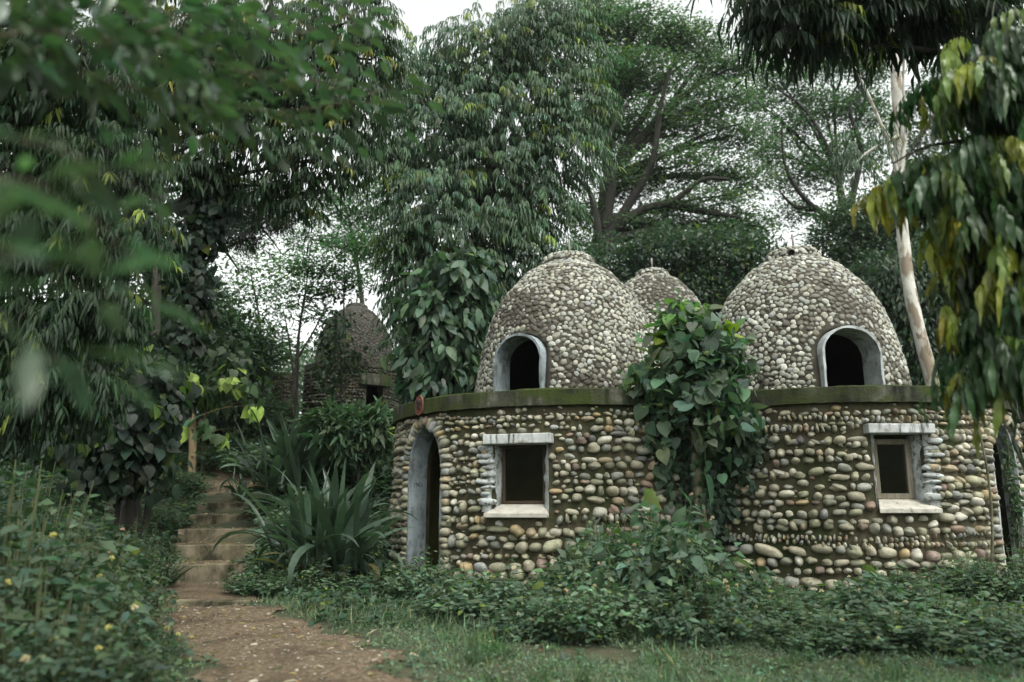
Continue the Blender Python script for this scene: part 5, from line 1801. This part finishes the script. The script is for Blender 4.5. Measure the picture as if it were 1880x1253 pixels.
HG = "leafy bushes along the hut wall"
hedge = [
    ("low leafy bush under the big strap-leaved lily", 560, 10.0, 1, 0.6, 0.36, 1), ("low leafy bush just left of the left doorway", 665, 9.9, 3, 0.5, 0.36, 0), ("small leafy bush right of the stair foot", 480, 10.2, 1, 0.5, 0.34, 0),
    ("leafy bush across the foot of the left doorway", 768, 9.6, 0, 0.5, 0.4, 1), ("leafy bush against the stones between left doorway and left window", 850, 9.2, 0, 0.55, 0.46, 2),
    ("low bush below the left window with a gap showing stones", 930, 9.35, 3, 0.5, 0.3, 1), ("flowering bush at the lawn edge in front of the left window", 890, 8.3, 0, 0.6, 0.44, 4),
    ("bush under the stones right of the left window sill", 1040, 9.3, 1, 0.5, 0.3, 2), ("broad-leaved bush at the lawn edge right of the left window", 1000, 8.0, 2, 0.55, 0.46, 4),
    ("tall rounded flowering bush left of the heart-leaved tree", 1120, 8.6, 0, 0.68, 0.68, 9), ("largest flowering bush spilling onto the lawn below the heart-leaved tree", 1215, 7.7, 2, 0.72, 0.66, 11),
    ("small-leaved bush in front of the pale heart-leaf clump", 1290, 8.6, 1, 0.55, 0.48, 4), ("loose bush right of the heart-leaved tree on the lawn edge", 1350, 7.8, 0, 0.6, 0.42, 4),
    ("bush at the wall right of the heart-leaved tree", 1420, 9.2, 3, 0.55, 0.4, 3), ("low bush in front of the pink and grey boulders", 1480, 8.4, 0, 0.6, 0.34, 4),
    ("low flowering bush left of the right window", 1545, 8.9, 1, 0.5, 0.26, 3), ("leafy bush right under the right window", 1640, 8.9, 0, 0.58, 0.42, 3),
    ("dark low bush on the lawn edge before the right window", 1585, 7.6, 2, 0.6, 0.36, 4), ("leafy bush under the stones right of the right window", 1725, 9.2, 3, 0.55, 0.42, 2),
    ("broad bush on the lawn edge near the right doorway", 1700, 7.6, 1, 0.62, 0.4, 2), ("leafy bush at the foot of the right doorway", 1805, 9.0, 0, 0.55, 0.42, 1),
    ("pale leafy bush in the right corner past the doorway", 1885, 8.6, 1, 0.6, 0.44, 1), ("low bush in the right corner on the grass", 1830, 7.2, 3, 0.6, 0.36, 1), ("low bush spreading between lawn and the dark low bush", 1440, 7.3, 1, 0.55, 0.3, 3),
    ("front bush creeping onto the grass right below the largest flowering bush", 1290, 6.75, 3, 0.5, 0.34, 4), ("front bush on the grass straight below the boulders", 1500, 6.6, 1, 0.55, 0.3, 2),
    ("front bush on the grass straight below the right window", 1650, 6.5, 0, 0.55, 0.34, 2), ("front bush on the grass in the lower right corner", 1800, 6.3, 3, 0.6, 0.3, 1),
    ("front bush on the grass left of the largest flowering bush", 1090, 7.0, 1, 0.55, 0.36, 3), ("tall weedy bush against the wall between right window and right doorway", 1762, 9.6, 1, 0.45, 0.62, 0),
    ("tall weedy bush against the wall left of the heart-leaf clump", 1085, 9.6, 3, 0.42, 0.6, 1), ("low sprawling bush on the grass below the left window", 960, 7.3, 3, 0.5, 0.26, 2),
    ("low sprawling bush on the grass near the doorway bush", 800, 8.5, 1, 0.5, 0.26, 1),
]
for i, (lb_, px_, Y, src, w_, h_, nf) in enumerate(hedge):
    x, y = gp(px_, 1100, Y)
    bush(lb_, x, y, src, w_, h_ * (1.25 if 1000 < px_ < 1240 else 1.1 if px_ < 1360 and px_ > 1240 else 0.68 if 1400 < px_ < 1600 and Y > 8 else 1.0) * (1.16, 0.8, 1.02, 1.22, 0.74, 0.95, 1.1)[i % 7], i * 1.7, nf, HG, fcol=[0, 0, 2])
LG = "flowering bushes on the left bank"
left = [
    ("nearest yellow-flowered bush in the lower left corner", 110, 4.3, 0, 0.62, 0.62, 9, None), ("tall yellow-flowered bush at the left edge", 20, 5.2, 2, 0.8, 0.98, 9, None),
    ("pink-flowered bush at the left edge above the yellow ones", 60, 6.5, 0, 0.85, 1.0, 5, [0, 2]), ("yellow-flowered bush between left edge and path", 165, 5.4, 0, 0.6, 0.62, 8, None),
    ("low pale bush at the left border of the path", 275, 6.2, 1, 0.42, 0.26, 2, None), ("dark bush beyond the yellow-flowered ones", 170, 7.3, 3, 0.75, 0.72, 2, None),
    ("low bush where the path border meets the kerb", 215, 8.6, 1, 0.55, 0.4, 1, None), ("small-leaved bush left of the lowest step", 268, 10.9, 1, 0.5, 0.55, 0, None),
    ("leafy bush left of the third step", 258, 12.2, 0, 0.6, 0.7, 0, None), ("dark leafy bush far left under the hanging leaves", 100, 9.0, 3, 0.9, 0.95, 1, None),
    ("broad-leaved bush behind the pink-flowered one", 40, 7.8, 2, 0.85, 1.0, 2, [0, 2]), ("bush left of the upper steps", 292, 14.2, 1, 0.6, 0.5, 0, None),
    ("grey-green bush left of the upper path", 318, 17.0, 1, 0.8, 0.5, 0, None), ("small dark bush at the bottom left corner", 200, 4.5, 2, 0.4, 0.36, 2, None), ("low bush left of the kerb", 205, 9.8, 0, 0.6, 0.5, 0, None),
    ("leafy bush under the fig bush close to the stairs", 238, 11.6, 0, 0.55, 0.7, 0, None), ("dark bush left of the fig bush's foot", 140, 11.0, 3, 0.9, 0.9, 0, None), ("low bush on the stair side right of the third step", 512, 13.0, 1, 0.32, 0.35, 0, None),
]
left = [(q[0], *gp(q[1], 1000, q[2]), *q[3:]) for q in left]
for i, (lb_, x, y, src, w_, h_, nf, fc) in enumerate(left):
    bush(lb_, x, y, {0: 4, 1: 5, 2: 6, 3: 6}[src], w_, h_, i * 2.3 + 1, nf, LG, fcol=fc or [1, 1, 1, 0])
BG = "leafy bushes on the bank behind the lilies"
for i, (lb_, px_, Y, src, w_, h_) in enumerate((
        ("dense bush above the big lily beside the hut", 650, 12.6, 1, 0.75, 0.9), ("bush between the two strap-leaved lilies", 590, 13.2, 0, 0.7, 0.7), ("bush touching the hut's left wall above the lily", 695, 12.8, 0, 0.6, 0.9),
        ("bush right of the stairs below the upper lily", 545, 13.2, 1, 0.6, 0.5), ("pale bush beside the top step on the right", 520, 16.2, 1, 0.5, 0.45), ("yellowish bush below the far dome's small window", 660, 17.5, 1, 0.9, 0.9),
        ("bush below the far dome's wall left part", 600, 19.5, 3, 1.0, 0.9), ("dark bush at the end of the upper path", 420, 19.8, 3, 1.1, 0.8), ("dark bush right of the upper path's end", 490, 19.0, 0, 1.0, 0.7),
        ("bush behind the upper strap-leaved lily", 560, 17.4, 0, 0.9, 0.8), ("large dark bush closing the gap behind the young fig tree", 425, 23.5, 3, 1.7, 1.7), ("wide bush farther back right of the young fig tree", 480, 24.5, 0, 1.6, 1.4), ("high bush behind the left end of the upper path", 370, 24.5, 1, 1.7, 1.8), ("dense bush tucked behind the big lily", 630, 11.8, 3, 0.6, 0.75), ("pale-leaved bush between big lily and stair side", 545, 12.0, 1, 0.5, 0.5))):
    x, y = gp(px_, 850, Y)
    bush(lb_, x, y, src, w_, h_, i * 1.3, 0, BG, "leafy_bush")
# long-leaved bush on the bank
cl = CL(14.2, (640, 800, 60, 40), (690, 790, 36, 42), (600, 775, 36, 26), (640, 768, 40, 20), (690, 772, 30, 18))
tree("lanceleaf_bush", "long-leaved rosette bush on the bank left of the hut roof edge", cl,
     lambda mb, c: cloud(mb, c, 330, 0.2, 0.24, (0.06, 0.092, 0.058), "out", TL, 9, 0.05, 0.6), Y=14.2, r0=0.03, r1=0.015, cat="bush", leafmat="matte")

# ---------------------------------------------------------------- grass, ground cover and the far wood
mb = MB()
n = 150000
X = rng.uniform(-4.5, 8.0, n); Y_ = 3.9 + (10.2 - 3.9) * rng.random(n) ** 1.35
pm = path_mask(X, Y_)
dens = np.clip(pm * 1.3 + 0.1 + 0.25 * np.sin(X * 5 + 1) * np.sin(Y_ * 6), 0.0, 1) * np.clip(0.6 + 0.6 * np.sin(X * 2.1 + Y_) * np.sin(Y_ * 2.7 - X) + 0.3 * np.sin(X * 6.3 + Y_ * 4.1), 0.05, 1)
bare_ = (np.sin(X * 1.9 + 1.0) + np.sin(Y_ * 3.1 + X) > 1.3) & (X > -1.5) & (Y_ < 7.5)
keep = (rng.random(n) < dens) & (~bare_ | (rng.random(n) < 0.12)) & (np.minimum(np.hypot(X - LC[0], Y_ - LC[1]), np.hypot(X - RC[0], Y_ - RC[1])) > HR + 0.05)
X, Y_ = X[keep], Y_[keep]
n = len(X)
P = np.stack([X, Y_, height(X, Y_) - 0.005], -1)
hh = np.exp(rng.normal(math.log(0.045), 0.4, n)) * (1 + 0.9 * sstep(6.2, 7.2, Y_))
put_leaves(mb, TD, P, UP + rnd(n, 0.45), rnd(n) * np.array([1, 1, 0.1]), hh, 0.006 + 0.004 * rng.random(n), tints(n, (0.14, 0.175, 0.12), 0.22, 0.07, (0.24, 0.21, 0.12)))
# small creeping leaves between the blades
n = 110000
X = rng.uniform(-4.5, 8.0, n); Y_ = 3.9 + 6.3 * rng.random(n) ** 1.3
bare_ = (np.sin(X * 1.9 + 1.0) + np.sin(Y_ * 3.1 + X) > 1.3) & (X > -1.5) & (Y_ < 7.5)
keep = (rng.random(n) < np.clip(path_mask(X, Y_) * 1.4 + 0.05, 0, 1)) & (~bare_ | (rng.random(n) < 0.08)) & (np.minimum(np.hypot(X - LC[0], Y_ - LC[1]), np.hypot(X - RC[0], Y_ - RC[1])) > HR + 0.05)
X, Y_ = X[keep], Y_[keep]; n = len(X)
P = np.stack([X, Y_, height(X, Y_) + 0.035 * rng.random(n)], -1)
L = rng.uniform(0.018, 0.04, n)
put_leaves(mb, TD, P, rnd(n) * np.array([1, 1, 0.35]), UP + rnd(n, 0.4), L, L * 0.5, tints(n, (0.125, 0.165, 0.118), 0.25))
# taller tufts and broad weeds scattered through the lawn
n = 130
X = rng.uniform(-1.6, 7.0, n); Y_ = rng.uniform(4.6, 7.4, n)
k = (path_mask(X, Y_) > 0.05)
X, Y_ = X[k], Y_[k]; n = len(X)
g = 26
P = np.repeat(np.stack([X, Y_, height(X, Y_)], -1), g, 0) + rnd(n * g, 0.035) * np.array([1, 1, 0])
put_leaves(mb, TL, P, UP + rnd(n * g, 0.5), rnd(n * g), np.repeat(rng.uniform(0.06, 0.2, n), g) * rng.uniform(0.5, 1.1, n * g), 0.007, np.repeat(tints(n, (0.1, 0.15, 0.085), 0.25, 0.12, (0.22, 0.2, 0.11)), g, 0))
n = 420
X = rng.uniform(-2.2, 7.0, n); Y_ = rng.uniform(4.4, 7.6, n)
k = (path_mask(X, Y_) > -0.05)
X, Y_ = X[k], Y_[k]; n = len(X)
g = 9
P = np.repeat(np.stack([X, Y_, height(X, Y_) + 0.03], -1), g, 0) + rnd(n * g, 0.03) * np.array([1, 1, 0.4])
L = rng.uniform(0.03, 0.07, n * g)
put_leaves(mb, TL, P, rnd(n * g) * np.array([1, 1, 0.25]) + UP * 0.15, UP + rnd(n * g, 0.3), L, L * 0.5, np.repeat(tints(n, (0.085, 0.125, 0.085), 0.3), g, 0))
kind(mb.build("grass", M["matte"]), "stuff")

mb = MB()


def cover(x0, x1, y0, y1, n, leaf, base, hgt, keepf):
    X = rng.uniform(x0, x1, n); Y_ = rng.uniform(y0, y1, n)
    k = keepf(X, Y_) & (np.minimum(np.hypot(X - LC[0], Y_ - LC[1]), np.hypot(X - RC[0], Y_ - RC[1])) > HR + 0.08)
    X, Y_ = X[k], Y_[k]
    g = 8
    n = len(X)
    hump = 0.5 + 0.5 * np.sin(X * 1.3 + 2) * np.sin(Y_ * 1.6 + X * 0.5)
    P = np.repeat(np.stack([X, Y_, height(X, Y_)], -1), g, 0) + rnd(n * g, 0.09) * np.array([1, 1, 0])
    P[:, 2] += np.repeat(hgt * (0.3 + hump), g) * rng.random(n * g) ** 0.8
    k = n * g
    L = leaf * np.exp(rng.normal(0, 0.35, k))
    put_leaves(mb, TL, P, rnd(k) * np.array([1, 1, 0.3]), UP + rnd(k, 0.4), L, L * 0.5, np.repeat(tints(n, base, 0.25, 0.01), g, 0))


off_path = lambda X, Y_: (path_mask(X, Y_) > 0.22)
cover(-4.9, -1.4, 10.6, 19, 5200, 0.1, (0.05, 0.078, 0.05), 0.3, lambda X, Y_: off_path(X, Y_))
cover(-14, -1.2, 10.2, 27, 9000, 0.11, (0.046, 0.07, 0.046), 0.35, lambda X, Y_: off_path(X, Y_))
cover(-9, -1.6, 3.5, 11, 4500, 0.07, (0.05, 0.075, 0.05), 0.25, lambda X, Y_: (path_mask(X, Y_) > 0.3))
cover(-1.8, 8.5, 7.6, 10.4, 2200, 0.07, (0.045, 0.068, 0.047), 0.1, lambda X, Y_: np.hypot(X + 1.0, 0) > 0)
cover(7.5, 16, 8, 26, 3000, 0.13, (0.04, 0.062, 0.042), 0.5, lambda X, Y_: X > 0)
cover(-4, 9, 15.5, 26, 3500, 0.14, (0.04, 0.062, 0.042), 0.5, off_path)
kind(mb.build("undergrowth", M["matte"]), "stuff")

mb = MB()
far = CL(52, *[(x, 720 + 30 * math.sin(x * 0.013), 150, 95 + 30 * math.sin(x * 0.021 + 1)) for x in range(-100, 2050, 130) if not 500 < x < 640])
cloud(mb, far, 9000, 0.35, 0.55, (0.055, 0.078, 0.055), "out", TD, 8, 0.5, 0.3)
far = CL(60, (545, 700, 80, 60), (600, 690, 80, 50))
cloud(mb, far, 700, 0.35, 0.55, (0.07, 0.095, 0.065), "out", TD, 8, 0.5, 0.3)
kind(mb.build("far_foliage", M["leaf"]), "stuff")

cl = CL(20.5, (60, 640, 120, 100), (150, 800, 110, 75), (0, 800, 110, 90), (190, 600, 80, 75), (60, 420, 120, 100), (130, 240, 130, 110), (300, 130, 120, 90), (250, 420, 90, 90), (20, 60, 120, 100), (420, 90, 90, 80), (260, 740, 60, 60))
tree("bushy_tree", "dense dark tree filling the shade behind the weeping trees at the left edge", cl,
     lambda mb, c: cloud(mb, c, 5200, 0.19, 0.5, (0.026, 0.044, 0.028), "out", TD, 8, 0.3, 0.3), Y=20.5, r0=0.15, r1=0.06)
# ---------------------------------------------------------------- damp air
hm, hnt, hout = new_mat("damp_air")
pv = hnt.nodes.new("ShaderNodeVolumePrincipled")
pv.inputs["Color"].default_value = (0.9, 0.94, 0.95, 1)
pv.inputs["Density"].default_value = 0.0003
pv.inputs["Anisotropy"].default_value = 0.2
hnt.links.new(pv.outputs[0], hout.inputs["Volume"])
mb = MB()
V, F = box_verts(np.array([0, 25.0, 18.0]), np.array([1.0, 0, 0]), np.array([0, 1.0, 0]), UP, 450, 450, 26)
mb.add(V, [F], smooth=False)
hz = mb.build("haze", hm)
kind(hz, "stuff")
# ---------------------------------------------------------------- light
w = bpy.data.worlds.new("World")
scene.world = w
w.use_nodes = True
nt = w.node_tree
nt.nodes.clear()
out = nt.nodes.new("ShaderNodeOutputWorld")
bg = nt.nodes.new("ShaderNodeBackground")
sky = nt.nodes.new("ShaderNodeTexSky")
sky.sky_type = "NISHITA"
sky.sun_disc = False
SUN_EL, SUN_ROT = math.radians(58), math.radians(150)
sky.sun_elevation = SUN_EL
sky.sun_rotation = SUN_ROT
sky.air_density = 1.0
sky.dust_density = 3.0
sky.ozone_density = 1.0
hs = nt.nodes.new("ShaderNodeHueSaturation")
hs.inputs["Saturation"].default_value = 0.12
nt.links.new(sky.outputs[0], hs.inputs["Color"])
mixn = mixc(nt, 1.0, hs.outputs[0], (0.985, 1.01, 0.945), "MULTIPLY")
nt.links.new(mixn, bg.inputs["Color"])
bg.inputs["Strength"].default_value = 0.15
nt.links.new(bg.outputs[0], out.inputs["Surface"])
sd = bpy.data.lights.new("sun", "SUN")
sd.energy = 0.8
sd.angle = math.radians(25)
sd.color = (1.0, 0.97, 0.92)
so = bpy.data.objects.new("sun", sd)
COL.objects.link(so)
dirv = Vector((math.sin(SUN_ROT) * math.cos(SUN_EL), math.cos(SUN_ROT) * math.cos(SUN_EL), math.sin(SUN_EL)))
so.rotation_euler = dirv.to_track_quat("Z", "Y").to_euler()

scene.view_settings.view_transform = "Standard"
scene.view_settings.look = "None"
scene.view_settings.exposure = 1.45
scene.view_settings.gamma = 1.0
scene.render.engine = "CYCLES"
scene.cycles.use_denoising = True
scene.cycles.max_bounces = 6
scene.cycles.diffuse_bounces = 2
scene.cycles.glossy_bounces = 2
scene.cycles.transmission_bounces = 3
scene.cycles.transparent_max_bounces = 6
scene.cycles.caustics_reflective = False
scene.cycles.caustics_refractive = False
